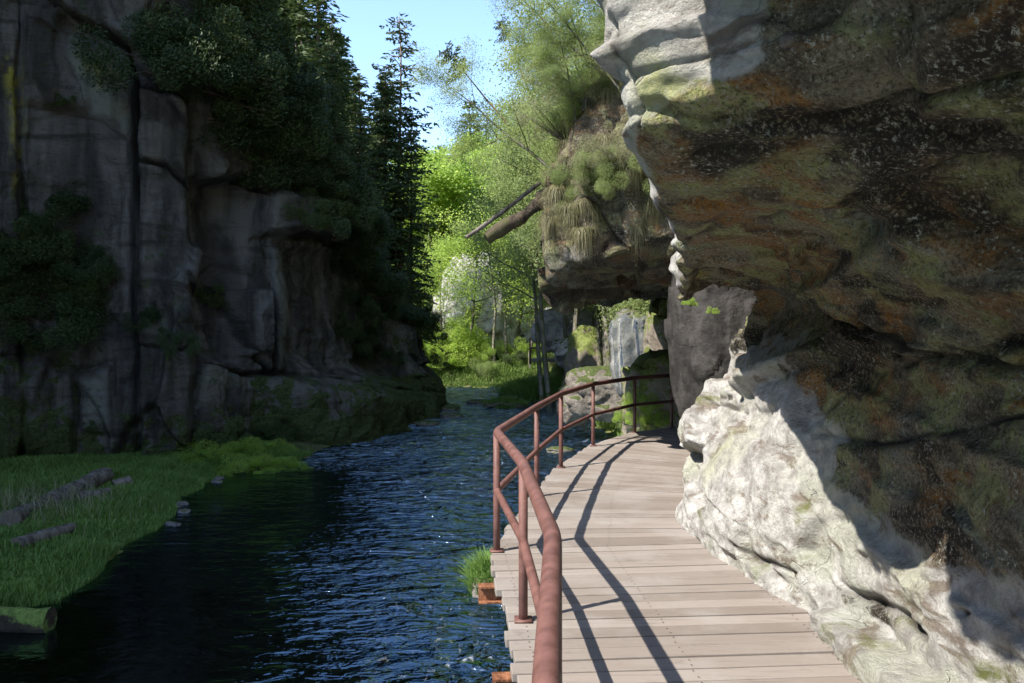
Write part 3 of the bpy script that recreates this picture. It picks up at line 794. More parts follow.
LC = [([(22, -40), (18, 110), (25, 200), (20, 330), (24, 460)], 6, 0.6),
      ([(130, 50), (138, 120), (134, 230), (137, 330), (133, 470)], 6, 0.8),
      ([(22, 108), (60, 113), (100, 120), (128, 140)], 3, 0.22),
      ([(70, 60), (85, 90), (88, 116)], 3, 0.12),
      ([(140, 88), (165, 92), (190, 104)], 4, 0.3), ([(140, 165), (170, 170), (188, 186)], 3, 0.25),
      ([(192, 90), (200, 250), (193, 460)], 8, 0.9),
      ([(75, 182), (105, 191), (122, 180), (132, 184)], 2.5, 0.12),
      ([(138, 346), (175, 350), (192, 346)], 3, 0.25), ([(74, 368), (76, 410), (72, 460)], 3, 0.25), ([(74, 368), (112, 362), (116, 440)], 3, 0.2),
      ([(195, 362), (240, 372), (285, 372), (330, 378)], 5, 0.35),
      ([(234, 288), (244, 345), (268, 372)], 4, 0.3), ([(262, 232), (268, 300), (275, 372)], 5, 0.35),
      ([(254, 238), (300, 236), (350, 240), (385, 252)], 7, 0.6),
      ([(283, 425), (296, 445), (312, 460)], 6, 0.5), ([(330, 378), (380, 388), (425, 395)], 4, 0.2),
      ([(40, 0), (80, 22), (130, 48)], 5, 0.35), ([(165, -20), (150, 30), (160, 70)], 4, 0.3),
      ([(0, 355), (40, 358), (74, 368)], 4, 0.25), ([(300, 250), (310, 320), (318, 372)], 3, 0.12), ([(345, 250), (372, 320), (392, 380)], 3, 0.15)]
for line, w, d in LC:
    dd = polydist(wpx, wpy, line)
    k = np.exp(-(dd / (w * 0.55 * (1 + 0.8 * cvar)))**2) * front * (0.65 + 0.5 * cvar2)
    dc -= d * k; ck = np.maximum(ck, k)
LB = [([(60, -60), (200, -60), (140, 52), (100, 30), (62, 18)], 5, 0.55), ([(140, 88), (190, 104), (190, 470), (140, 470)], 4, 0.45),
      ([(256, 196), (372, 196), (376, 238), (256, 236)], 7, 0.6), ([(200, 180), (238, 180), (240, 360), (198, 360)], 8, -0.7),
      ([(235, 290), (262, 292), (268, 352), (244, 352)], 3, 0.45), ([(290, 385), (440, 378), (445, 470), (300, 470)], 26, 0.9),
      ([(280, 245), (400, 250), (410, 375), (290, 372)], 14, -0.5), ([(78, 372), (110, 368), (114, 432), (80, 432)], 3, 0.12),
      ([(26, 25), (95, 45), (88, 112), (26, 104)], 4, 0.18), ([(0, 365), (74, 370), (74, 480), (0, 480)], 5, 0.3)]
for poly, soft, d in LB:
    dc += d * inpoly(wpx, wpy, poly, soft) * front
dc -= 0.05 * np.exp(-(e1 / 0.03)**2)
ck = np.maximum(ck, 0.3 * np.exp(-(e1 / 0.012)**2) * (vnoise(Cc * 0.6, 78) > 0.15))
C2 = Cc + Cn * dc[..., None]
moss = 0.55 * sstep(0.95, 1.1, hv)[None, :] + 0.5 * (1 - sstep(-1.4, 0.6, Zc)) + 0.35 * (py > 375) * (px > 250) + 0.25 * (py > 340) * (px < 75) \
    + 0.12 + 0.3 * fbm(Cc * 0.35, 3, 111) + 0.2 * sstep(330, 400, px)
pale = 0.9 * inpoly(wpx, wpy, [(70, 62), (90, 25), (134, 58), (130, 135), (92, 115)], 22) + 0.4 * inpoly(wpx, wpy, [(258, 198), (330, 200), (328, 234), (258, 232)], 12) \
    + 0.7 * inpoly(wpx, wpy, [(80, 376), (108, 372), (110, 425), (80, 428)], 14) + 0.5 * inpoly(wpx, wpy, [(262, 245), (300, 255), (300, 360), (272, 360)], 8) \
    + 0.6 * inpoly(wpx, wpy, [(150, 305), (170, 312), (172, 340), (146, 335)], 6) + 0.5 * inpoly(wpx, wpy, [(195, 366), (280, 376), (280, 392), (195, 385)], 4)
yel = 0.9 * inpoly(wpx, wpy, [(3, 50), (22, 60), (26, 150), (12, 200)], 12) + 0.8 * inpoly(wpx, wpy, [(78, 40), (115, 50), (125, 90), (95, 95)], 22)
lc = mesh_np('cliff', C2, grid_faces(len(us), len(hv)), M['lrock'], attrs={'moss': moss, 'crack': ck, 'pale': pale, 'yellow': yel})
tag(lc, 'tall shaded sandstone cliff on the left river bank', 'cliff', kind='structure')
cpx, cpy = proj(C2)
cvis = (us > sl[4])[:, None] & (us < sl[17] + 0.3)[:, None] & (C2[..., 1] > 10)
def on_cliff(x, y):
    d = np.where(cvis, (cpx - x)**2 + (cpy - y)**2, 9e9)
    i = np.unravel_index(np.argmin(d), d.shape)
    return C2[i], Cn[i]

# ------------------------------------------------------------------ boulders
def boulder(name, c, r, seed, mat, label, cat='boulder', group=None, sub=5, rz=0.0, tilt=0.0, k=1.0):
    bm = bmesh.new()
    bmesh.ops.create_icosphere(bm, subdivisions=sub, radius=1.0)
    V = np.array([v.co[:] for v in bm.verts])
    F = np.array([[v.index for v in f.verts] for f in bm.faces])
    bm.free()
    V = V / (np.abs(V)**3.2).sum(1, keepdims=True)**(1 / 3.2)
    Nv = V / np.linalg.norm(V, axis=1, keepdims=True)
    S = V + seed * 7.7
    f1, e1 = facets(S * 0.9, seed); f2, e2 = facets(S * 2.2, seed + 5)
    d = 0.20 * f1 + 0.08 * f2 + 0.16 * fbm(S * 1.1, 4, seed) + 0.05 * fbm(S * 4, 3, seed + 3) - 0.04 * np.exp(-(e1 / 0.05)**2)
    V = (V + Nv * d[:, None] * k) * np.array(r)
    o = mesh_np(name, V, F, mat)
    o.location = c
    o.rotation_euler = (tilt, tilt * 0.6, rz)
    return tag(o, label, cat, group)

boulder('rock_pillar', (2.62, 10.3, 1.5), (0.54, 0.7, 1.45), 3, M['dstone'], 'smooth dark grey rock standing beside the walkway under the ledge', sub=6, k=0.6, tilt=-0.12)
boulder('boulder', W(596, 368, 31), (1.15, 1.1, 1.25), 4, M['moss'], 'yellow mossy pointed boulder beyond the railing bend', tilt=0.25)
boulder('rock_slab', W(633, 356, 22.5), (0.62, 0.6, 1.15), 6, M['slab'], 'upright white streaked wet rock slab behind the far railing', 'rock slab', k=0.6, tilt=-0.08)
boulder('boulder', W(629, 316, 22.6), (0.33, 0.3, 0.17), 8, M['grey'], 'small capstone lying on top of the streaked slab', 'boulder')
boulder('boulder', W(662, 408, 17.5), (0.8, 0.8, 1.2), 9, M['moss'], 'pale mossy rock below the deck end next to the slab', k=0.7)
boulder('boulder', W(606, 395, 24), (1.2, 0.9, 0.75), 10, M['stone'], 'low dark rock in the shade under the streaked slab')
boulder('boulder', W(672, 332, 21), (0.55, 0.6, 1.0), 12, M['moss'], 'reddish rock with ivy between slab and dark pillar')
boulder('boulder', W(582, 352, 36), (1.2, 1.0, 0.7), 14, M['pale'], 'pale rock on the slope above the far walkway', 'boulder')
boulder('boulder', W(570, 330, 38), (1.6, 1.2, 1.0), 15, M['pale'], 'higher pale rock among tree trunks above the far walkway', 'boulder')
boulder('cliff_rock', W(477, 316, 56), (2.4, 2.3, 4.2), 16, M['pale'], 'sunlit pale cliff behind the bright beech trees', 'cliff', sub=6)
boulder('cliff_rock', W(518, 335, 60), (2.6, 2.5, 3.2), 18, M['pale'], 'sunlit pale rock right of the bright cliff, behind trunks', 'cliff', sub=6)
boulder('cliff_rock', W(430, 346, 52), (0.9, 1.0, 1.6), 19, M['grey'], 'brown rock seen past the cliff corner at the river bend', 'rock')
STR = [(446, 410, 0.40, 'flat dark stone breaking the rapids near the cliff corner'), (452, 417, 0.30, 'small dark stone just downstream of the flat rapids stone'),
       (437, 404, 0.35, 'wet stone touching the cliff corner at the bend'), (478, 404, 0.4, 'dark mossy stone in midstream before the grass island'),
       (560, 452, 0.25, 'dark stone in the shallow water behind the railing'), (427, 425, 0.3, 'wet stone at the foot of the mossy cliff toe')]
for i, (x, y, r, lab) in enumerate(STR):
    Y = F_PX * 3.1 / (y - HOR)
    c = W(x, y, Y); c[2] = Z_W + 0.02
    boulder('river_stone', c, (r * 1.3, r, r * 0.42), 21 + i, M['stone'], lab, 'stone', 'stones standing in the river', sub=4)
rng = np.random.default_rng(5)
for i in range(7):
    t = rng.uniform(0, 1)
    Y = 13.2 + 4.6 * t + rng.uniform(-.2, .2)
    x = np.interp(Y, _L[:, 0], _L[:, 1]) + rng.uniform(0.0, 0.4)
    boulder('pebble', (x, Y, Z_W + 0.0), (rng.uniform(.06, .16), rng.uniform(.06, .12), rng.uniform(.04, .07)), 40 + i, M['grey'],
            'wet grey cobble along the left bank waterline', 'stone', 'wet cobbles lining the left bank', sub=3, rz=rng.uniform(0, 3))

# ------------------------------------------------------------------ boardwalk
Lk = np.array([(0.02, -0.5), (0.06, 1.6), (0.10, 3.3), (-0.04, 5.1), (-0.19, 6.78), (0.20, 9.05), (0.58, 10.98), (1.21, 13.08), (2.12, 14.82), (3.4, 15.9), (4.8, 16.6)])
Rk = np.array([(1.98, -0.5), (1.96, 1.6), (1.93, 3.45), (1.90, 5.25), (1.80, 7.0), (1.95, 8.75), (2.35, 10.2), (2.85, 11.7), (3.5, 12.9), (4.4, 13.8), (5.4, 14.5)])
sk = np.concatenate([[0], np.cumsum(np.linalg.norm(np.diff((Lk + Rk) / 2, axis=0), axis=1))])
npl = int(sk[-1] / 0.158)
edges = np.linspace(0, sk[-1], npl + 1)
el = np.stack([np.interp(edges, sk, Lk[:, k]) for k in (0, 1)], 1)
er = np.stack([np.interp(edges, sk, Rk[:, k]) for k in (0, 1)], 1)
walk = empty('boardwalk', (1.0, 3.0, 0), 'weathered timber boardwalk curving along the rock foot', 'boardwalk')
off = np.array([1.0, 3.0, 0])
mb = MB()
rng = np.random.default_rng(8)
for i in range(npl):
    a0, a1, b0, b1 = el[i], el[i + 1], er[i], er[i + 1]
    t = 0.048
    e = rng.uniform(-0.02, 0.025, 2)
    dx = (b0 - a0) / np.linalg.norm(b0 - a0)
    q = [a0 + (a1 - a0) * t + dx * e[0], a1 + (a0 - a1) * t + dx * e[0], b1 + (b0 - b1) * t + dx * e[1], b0 + (b1 - b0) * t + dx * e[1]]
    z0 = rng.uniform(-0.004, 0.003); zt = rng.uniform(-0.003, 0.003)
    V = [(*p, -0.05) for p in q] + [(q[0][0], q[0][1], z0), (q[1][0], q[1][1], z0 + zt * .5), (q[2][0], q[2][1], z0 + zt), (q[3][0], q[3][1], z0 + zt)]
    mb.add(np.array(V) - off, [(0, 1, 2, 3), (7, 6, 5, 4), (0, 4, 5, 1), (1, 5, 6, 2), (2, 6, 7, 3), (3, 7, 4, 0)])
nf = len(mb.F)
for i in range(npl):
    for k in (0.06, 0.5, 0.94):
        for q in (0.28, 0.72):
            a = el[i] * (1 - q) + el[i + 1] * q; b2 = er[i] * (1 - q) + er[i + 1] * q
            c = a * (1 - k) + b2 * k + rng.uniform(-.012, .012, 2)
            th = np.arange(6) / 6 * 2 * np.pi
            mb.add(np.stack([c[0] + .0055 * np.cos(th), c[1] + .0055 * np.sin(th), 0 * th + 0.005], 1) - off, [(0, 1, 2, 3, 4, 5)])
dk = mb.build('deck', M['planks'], walk, smooth=False, bevel=0.005)
dk.data.materials.append(M['nail'])
for f_ in dk.data.polygons[nf:]: f_.material_index = 1
mb = MB()
for k in (0.06, 0.5, 0.94):
    pts = Lk * (1 - k) + Rk * k
    for p, q in zip(pts[:-1], pts[1:]):
        d = q - p; L = np.linalg.norm(d); d /= L
        mb.box(np.array([*((p + q) / 2), -0.125]) - off, (d[0] * L / 2, d[1] * L / 2, 0), (-d[1] * .045, d[0] * .045, 0), (0, 0, 0.07))
mb.build('joist', M['log'], walk, smooth=False)
for s in (2.6, 5.35, 7.1, 9.6, 11.5, 13.6, 15.8):
    a = np.array([np.interp(s, sk, Lk[:, k]) for k in (0, 1)]); b = np.array([np.interp(s, sk, Rk[:, k]) for k in (0, 1)])
    d = (b - a) / np.linalg.norm(b - a); n = np.array([-d[1], d[0]])
    mb = MB()
    st, en = a - d * 0.10, b + d * 0.4
    mid = (st + en) / 2; hl = np.linalg.norm(en - st) / 2
    for zz, hh, ww in ((-0.20, 0.006, 0.055), (-0.32, 0.006, 0.055), (-0.26, 0.054, 0.005)):
        mb.box(np.array([*mid, zz]) - off, (d[0] * hl, d[1] * hl, 0), (n[0] * ww, n[1] * ww, 0), (0, 0, hh))
    mb.build('support_beam', M['rust'], walk, smooth=False)

# railing
TOP, MID = 0.98, 0.50
Rp = np.array([(0.02, 0.2), (0.08, 1.9), (0.165, 3.3), (0.07, 5.13), (-0.125, 6.76), (0.27, 9.03), (0.65, 10.95), (1.28, 13.02), (2.19, 14.74), (3.0, 15.5), (3.9, 16.0)])
rail = empty('railing', (-0.125, 6.76, 0), 'red brown painted tube railing following the boardwalk edge', 'railing')
ro = np.array([-0.125, 6.76, 0])
def rounded(pts, z, r=0.13):
    out = [np.array([*pts[0], z])]
    for a, b, c in zip(pts[:-2], pts[1:-1], pts[2:]):
        u0 = (a - b) / np.linalg.norm(a - b); u1 = (c - b) / np.linalg.norm(c - b)
        p0, p1 = b + u0 * r, b + u1 * r
        for t in np.linspace(0, 1, 5):
            q = (1 - t)**2 * p0 + 2 * t * (1 - t) * b + t * t * p1
            out.append(np.array([*q, z]))
    out.append(np.array([*pts[-1], z]))
    return np.array(out)
mb = MB(); mb.tube(rounded(Rp, TOP) - ro, 0.036, 16); mb.build('handrail', M['paint'], rail)
mb = MB(); mb.tube(rounded(Rp, MID, 0.1) - ro, 0.028, 14); mb.build('middle_rail', M['paint'], rail)
for i in (0, 2, 3, 4, 5, 6, 7, 8, 9):
    x, y = Rp[i]
    mb = MB()
    mb.tube(np.array([(x, y, -0.22), (x, y, 0.4), (x, y, TOP - 0.01)]) - ro, 0.029, 14)
    mb.box(np.array([x, y, 0.008]) - ro, (0.055, 0, 0), (0, 0.055, 0), (0, 0, 0.006))
    mb.build('post', M['paint'], rail)

# far walkway with its railing
def fence(name, pts, z, h, label, step):
    root = empty(name, (*pts[0], z), label, 'railing')
    o0 = np.array([*pts[0], z])
    for zz in (h, h * 0.5):
        mb = MB(); mb.tube(np.array([(p[0], p[1], z + zz) for p in pts]) - o0, 0.045, 8); mb.build('rail', M['paint'], root)
    a = np.array(pts[0]); b = np.array(pts[-1]); n = max(2, int(np.linalg.norm(b - a) / step))
    for i in range(n + 1):
        p = a + (b - a) * i / n
        mb = MB(); mb.tube(np.array([(*p, z - 0.3), (*p, z + h)]) - o0, 0.045, 8); mb.build('post', M['paint'], root)
p0, p1 = W(530, 360, 40), W(665, 356, 37)
fence('railing', [p0[:2], p1[:2]], 0.55, 0.95, 'distant brown railing among trees beyond the river', 2.2)
mb = MB()
c = (p0 + p1) / 2; d = (p1 - p0)[:2]; L = np.linalg.norm(d); d /= L
mb.box((0, 0, 0), (d[0] * L / 2, d[1] * L / 2, 0), (-d[1] * .8, d[0] * .8, 0), (0, 0, 0.08))
fw = mb.build('footpath', M['planks'], None, False); fw.location = (c[0] - d[1] * 0.8, c[1] + d[0] * .8, 0.44); tag(fw, kind='structure')

# ------------------------------------------------------------------ logs
def log(name, p, q, r, mat, label, group=None, cut=None, seed=0, rough=0.4, tap=(1, 0.8)):
    p, q = np.array(p, float), np.array(q, float)
    n = 14
    t = np.linspace(0, 1, n)[:, None]
    pts = (q - p) * t
    pts[:, 2] += 0.03 * np.sin(t[:, 0] * 5 + seed) * np.linalg.norm(q - p) * 0.3
    V, F = tube_np(pts, r * (tap[0] + (tap[1] - tap[0]) * t[:, 0]), 18, False)
    V = V + 0.0
    cen = np.repeat(pts, 18, 0)
    V = cen + (V - cen) * (1 + rough * fbm(V * 4 + seed * 3, 4, seed))[:, None] * 1.0
    root = empty(name, p, label, 'log', group)
    mesh_np('bark', V, np.array(F), mat, root)
    for e, sgn in ((0, 1), (n - 1, -1)):
        mb = MB()
        ring = V[e * 18:(e + 1) * 18]
        c = ring.mean(0)
        mb.add(np.vstack([ring, c]), [(i, (i + 1) % 18, 18)[::sgn] for i in range(18)])
        mb.build('cut_end', cut or M['cut'], root, False)
    return root
def gpt(x, y, up):
    """point on the left bank seen at photo pixel (x,y), raised by up"""
    Y = F_PX * (H_CAM + 1.05) / (y - HOR)
    for _ in range(6):
        q = W(x, y, Y); Y = F_PX * (H_CAM - ground_z(q[0], Y)[0]) / (y - HOR)
    q = W(x, y, float(Y)); q[2] += up
    return q
lg = 'old logs lying on the grassy left bank'
log('log', gpt(47, 510, .05), gpt(80, 494, .12), 0.19, M['log'], 'thickest grey log in the middle of the bank pile', lg, seed=1)
log('log', gpt(8, 524, .02), gpt(36, 512, .05), 0.17, M['log'], 'long bleached log half hidden in dry grass at frame edge', lg, seed=2)
log('log', gpt(78, 506, .03), gpt(109, 500, .05), 0.17, M['log'], 'short log lying in front of the bank pile', lg, seed=3)
log('log', gpt(86, 490, .1), gpt(106, 483, .15), 0.18, M['log'], 'short log at the back of the bank pile', lg, seed=4)
log('log', gpt(14, 548, .02), gpt(70, 532, .03), 0.12, M['log'], 'long thin log nearest the water on the bank', lg, seed=5)
log('log', gpt(113, 488, .0), gpt(130, 484, .03), 0.14, M['cut'], 'pale stub of wood at the right end of the pile', lg, seed=6)
log('log', (-6.8, 8.6, -1.12), (-4.8, 8.55, -1.2), 0.14, M['mtimber'], 'moss covered log poking out over the dark water', None, M['mtimber'], seed=7)
a, b = W(487, 240, 12.0), W(560, 188, 12.2)
log('broken_trunk', a, b, 0.115, M['rot'], 'rotten mossy trunk jutting out from the ledge top', None, M['rot'], seed=8, rough=1.1, tap=(0.55, 1.15))
a, b = W(466, 238, 12.4), W(540, 184, 12.6)
log('dead_pole', a, b, 0.035, M['log'], 'thin bare pole jutting out beside the rotten trunk', None, M['log'], seed=9)

# ------------------------------------------------------------------ trees
def conifer_np(h, rad, nwh, seed, start=0.08, droop=0.35, dens=1.0, nb=7, upper=0.75, size=1.0):
    rng = np.random.default_rng(seed)
    C, D, Wd = [], [], []
    limbs = []
    for i in range(nwh):
        t = (i + rng.uniform(-.3, .3)) / nwh
        z = h * (start + (1 - start) * t)
        L0 = rad * (1 - t)**upper + 0.12
        for k in range(nb if t < 0.85 else 4):
            az = rng.uniform(0, 2 * np.pi)
            L = L0 * rng.uniform(0.55, 1.15)
            dr = droop * rng.uniform(.5, 1.4) * (1 - 0.7 * t)
            o = np.array([np.cos(az), np.sin(az)])
            n = max(3, int(L / 0.22 * dens))
            tt = np.linspace(0.12, 1, n)
            P = np.stack([o[0] * L * tt, o[1] * L * tt, z + L * (0.18 * t * tt - dr * tt**1.6 + 0.12 * tt**4)], 1)
            limbs.append((np.array([0, 0, z]), P[-1]))
            side = np.array([-o[1], o[0], 0])
            for s in (-1, 1):
                ln = (0.16 + 0.34 * L * (1 - tt) + 0.1) * rng.uniform(.6, 1.2, n)
                d = np.stack([o[0] * .6 + s * side[0], o[1] * .6 + s * side[1], np.full_like(o[0], -0.25)]).T
                d = np.tile(d, (n, 1)) + rng.normal(0, .22, (n, 3))
                d /= np.linalg.norm(d, axis=1, keepdims=True)
                for m in (0.25, 0.6, 0.95):
                    C.append(P + d * (ln * m)[:, None] + rng.normal(0, .03, (n, 3)))
                    D.append(d + rng.normal(0, .35, (n, 3)))
    C = np.concatenate(C); D = np.concatenate(D)
    V, F = leaf_quads(C, D, 0.30 * size, 0.11 * size, rng)
    return V, F, limbs

def trunk_np(h, r, lean=(0, 0), k=8, seed=0, top=0.12):
    t = np.linspace(0, 1, 9)
    pts = np.stack([lean[0] * h * t**1.3, lean[1] * h * t**1.3, -0.5 + (h + 0.4) * t], 1)
    pts[:, :2] += 0.02 * h * np.random.default_rng(seed).normal(0, .25, (9, 2)) * t[:, None]
    rr_ = r * (1 - (1 - top) * t); rr_[0] *= 1.5
    return pts, rr_

def make_conifer(name, label, cat, h, rad, nwh, seed, leaf, bark, r=0.16, **kw):
    root = empty(name, (0, 0, 0), label, cat)
    V, F, limbs = conifer_np(h, rad, nwh, seed, **kw)
    mb = MB()
    pts, rr_ = trunk_np(h, r, seed=seed)
    mb.tube(pts, rr_, 8)
    for p, q in limbs[::2]:
        mb.tube([p, (p + q) / 2 + np.array([0, 0, .05]), q], [0.03, 0.02, 0.008], 4, False)
    mb.build('trunk', bark, root)
    mesh_np('crown', V, F, leaf, root, smooth=False)
    return root

def grow(seed, h, r, lean=(0, 0), levels=3, spread=0.9, first=0.3, nchild=(7, 5, 4), ratio=0.48, up=0.12):
    rng = np.random.default_rng(seed)
    segs, tips = [], []
    def br(p, d, L, rad, lvl):
        n = 6 if lvl == 0 else 4
        for i in range(n):
            d = d + rng.normal(0, 0.10 + 0.06 * lvl, 3) + np.array([0, 0, up * (lvl > 0)])
            if lvl == 0: d = d + np.array([lean[0], lean[1], 0]) * 0.12
            d = d / np.linalg.norm(d)
            q = p + d * L / n
            t = (i + 1) / n
            segs.append((p, q, rad * (1 - 0.75 * i / n), rad * (1 - 0.75 * t)))
            if lvl >= levels - 1: tips.append(q)
            if lvl < levels and (lvl > 0 or t > first):
                c = nchild[lvl] / n / (1 - first if lvl == 0 else 1)
                for _ in range(int(c) + (rng.random() < c % 1)):
                    a = rng.normal(size=3); a -= d * np.dot(a, d); a /= np.linalg.norm(a) + 1e-9
                    nd = d * rng.uniform(.25, .7) + a * spread
                    br(q, nd / np.linalg.norm(nd), L * ratio * rng.uniform(.7, 1.2) * (1.15 - 0.5 * t), rad * 0.45 * (1 - 0.6 * t), lvl + 1)
            p = q
    d0 = np.array([lean[0], lean[1], 1.0])
    br(np.array([0, 0, -0.4]), d0 / np.linalg.norm(d0), h * 0.9, r, 0)
    return segs, np.array(tips)

def make_leafy(name, label, cat, seed, h, r, leaf, bark, nleaf, lsize, sig=0.25, group=None, flat=0.4, **kw):
    root = empty(name, (0, 0, 0), label, cat, group)
    segs, tips = grow(seed, h, r, **kw)
    mb = MB()
    for p, q, a, b in segs:
        if a > 0.004:
            mb.tube([p, q], [a, max(b, 0.004)], 7 if a > 0.05 else 4, False)
    mb.build('trunk', bark, root)
    rng = np.random.default_rng(seed + 1)
    C = tips[rng.integers(0, len(tips), nleaf)] + rng.normal(0, sig, (nleaf, 3)) * np.array([1, 1, 0.6])
    D = rng.normal(size=(nleaf, 3)) * np.array([1, 1, flat])
    V, F = leaf_quads(C, D, lsize, lsize * 0.7, rng, 0.9)
    mesh_np('crown', V, F, leaf, root, smooth=False)
    return root

def make_shrub(name, label, cat, seed, rad, leaf, bark, nleaf, lsize, flat=0.8, lobes=9, stems=14, group=None, aspect=0.35, droop=0.0, spread=0.42, lobe=0.45):
    root = empty(name, (0, 0, 0), label, cat, group)
    rng = np.random.default_rng(seed)
    Cc_ = rng.normal(0, spread, (lobes, 3)) * rad; Cc_[:, 2] = np.abs(Cc_[:, 2]) * flat + 0.2 * rad
    mb = MB()
    for i in range(stems):
        e = Cc_[i % lobes] + rng.normal(0, .25 * rad, 3)
        mb.tube([(0, 0, -0.1), e * .5 + rng.normal(0, .06 * rad, 3), e], [0.018 * rad + .004, 0.012 * rad, 0.004], 4, False)
    mb.build('stem', bark, root)
    which = rng.integers(0, lobes, nleaf)
    u_ = rng.normal(size=(nleaf, 3)); u_ /= np.linalg.norm(u_, axis=1, keepdims=True)
    C = Cc_[which] + u_ * (rng.uniform(0.25, 1, (nleaf, 1))**0.5) * rad * lobe * rng.uniform(.6, 1.4, (lobes, 1))[which]
    C[:, 2] = np.maximum(C[:, 2], 0.02 * rad - droop * np.linalg.norm(C[:, :2], axis=1))
    D = u_ + rng.normal(0, .6, (nleaf, 3)) - np.array([0, 0, droop])
    V, F = leaf_quads(C, D, lsize, lsize * aspect, rng, 0.0 if aspect < 0.2 else 0.8)
    mesh_np('foliage', V, F, leaf, root, smooth=False)
    return root

FAR = (0, -200, -50)                                         # prototypes are moved into place below
used = set()
def put(proto, loc, rot=(0, 0, 0), scale=1.0, label=None, group=None, cat=None):
    rot = (rot[0], rot[1], ((rot[2] + math.pi) % (2 * math.pi) - math.pi) * (0.3 if proto['category'] in ('tree', 'shrub', 'plant') else 1))
    if proto.name not in used:
        used.add(proto.name)
        proto.location = loc; proto.rotation_euler = rot; proto.scale = (scale,) * 3 if np.isscalar(scale) else scale
        if label: proto['label'] = label
        if group: proto['group'] = group
        if cat: proto['category'] = cat
        return proto
    return dup(proto, loc, rot, scale, label, group, cat)

spruceA = make_conifer('spruce_tree', 'tall', 'spruce', 14.0, 2.3, 34, 1, M['spruce'], M['bark'])
spruceB = make_conifer('spruce_tree', 'tall', 'spruce', 14.0, 1.8, 30, 2, M['spruce'], M['bark'], droop=0.5, nb=6)
pineA = make_conifer('pine_tree', 'tall', 'pine', 17.0, 2.0, 24, 3, M['pine'], M['pbark'], start=0.4, droop=0.12, nb=4, upper=0.45, dens=0.8)
pineB = make_conifer('pine_tree', 'leaning', 'pine', 9.0, 1.1, 8, 4, M['pine'], M['pbark'], start=0.74, droop=0.1, nb=4, upper=0.35, r=0.11)
beechA = make_leafy('beech_tree', 'beech', 'tree', 5, 11.0, 0.2, M['beech'], M['gbark'], 40000, 0.18, 0.42, first=0.2, nchild=(11, 5, 4), flat=0.9)
beechB = make_leafy('beech_tree', 'beech', 'tree', 6, 11.0, 0.18, M['beech'], M['gbark'], 36000, 0.18, 0.45, first=0.25, nchild=(10, 5, 4), flat=0.9)
beechC = make_leafy('beech_tree', 'beech', 'tree', 16, 11.0, 0.13, M['beech'], M['gbark'], 5500, 0.16, 0.5, first=0.3, nchild=(9, 5, 4), flat=0.9, spread=1.1)
youngA = make_leafy('young_tree', 'young', 'tree', 7, 8.0, 0.09, M['light'], M['gbark'], 26000, 0.065, 0.25, lean=(-0.25, 0), first=0.3, nchild=(9, 5, 4), spread=0.7)
youngB = make_leafy('young_tree', 'young', 'tree', 8, 8.0, 0.08, M['light'], M['gbark'], 20000, 0.065, 0.28, lean=(-0.4, 0), first=0.35, nchild=(8, 5, 4), spread=0.6)
youngC = make_leafy('young_tree', 'young', 'tree', 9, 9.0, 0.13, M['light'], M['gbark'], 14000, 0.08, 0.3, first=0.5, nchild=(7, 5, 3), spread=0.6)
youngD = make_leafy('young_tree', 'young', 'tree', 10, 10.0, 0.11, M['light'], M['gbark'], 30000, 0.075, 0.3, first=0.25, nchild=(10, 5, 4), spread=0.7)
shDark = make_shrub('shrub', 'dark', 'shrub', 11, 1.0, M['dark'], M['bark'], 15000, 0.075, lobes=22, spread=0.62, lobe=0.3, droop=0.25)
shDarkB = make_shrub('shrub', 'dark', 'shrub', 12, 1.0, M['spruce'], M['bark'], 12000, 0.09, flat=0.6, aspect=0.25, droop=0.6, lobes=18, spread=0.62, lobe=0.33)
shLight = make_shrub('shrub', 'light', 'shrub', 13, 1.0, M['light'], M['gbark'], 12000, 0.05, stems=26)
shDry = make_shrub('shrub', 'dry', 'shrub', 14, 1.0, M['dry'], M['gbark'], 5000, 0.13, aspect=0.07, stems=40, droop=0.4, spread=0.6, lobe=0.35)
def make_tuft():
    root = empty('grass_tuft', (0, 0, 0), 'tuft', 'grass tuft')
    rg = np.random.default_rng(91); n = 420
    az = rg.uniform(0, 2 * np.pi, n); out = rg.uniform(.06, .30, n); fall = rg.uniform(.15, .75, n); wd = 0.006
    o2 = np.stack([np.cos(az), np.sin(az), 0 * az], 1); sd_ = np.stack([-np.sin(az), np.cos(az), 0 * az], 1)
    st = o2 * rg.uniform(0, .12, n)[:, None]
    rows = []
    for t in (0, .35, .7, 1.0):
        c = st + o2 * (out * (1 - (1 - t)**2))[:, None] + np.array([0, 0, 1]) * (0.10 * np.sin(t * 2.2) - fall * t**2)[:, None]
        c += rg.normal(0, .012, (n, 3))
        w_ = wd * (1.05 - t)
        rows += [c - sd_ * w_, c + sd_ * w_]
    V = np.stack(rows, 1).reshape(-1, 3)
    i = np.arange(n)[:, None] * 8
    F = np.concatenate([i + np.array([0, 1, 3, 2]), i + np.array([2, 3, 5, 4]), i + np.array([4, 5, 7, 6])])
    mesh_np('foliage', V, F, M['straw'], root, smooth=False)
    return root
tuftA = make_tuft()
shGreen = make_shrub('shrub', 'green', 'shrub', 15, 1.0, M['beech'], M['gbark'], 9000, 0.08, stems=14, lobes=14, spread=0.55, lobe=0.35)
rng = np.random.default_rng(77)
def gz1(x, y): return float(ground_z(np.array([x]), np.array([y]))[0][0])
def stand(proto, px_, Y, top, base_h, label, group=None, rot=None, basez=None, wide=1.0, cat=None):
    x = (px_ - 512) / F_PX * Y
    z = gz1(x, Y) if basez is None else basez
    hgt = H_CAM + (HOR - top) / F_PX * Y - z
    s = max(hgt, 1.0) / base_h
    return put(proto, (x, Y, z - 0.1), rot or (0, 0, rng.uniform(0, 6.28)), (s * wide, s * wide, s), label, group, cat)

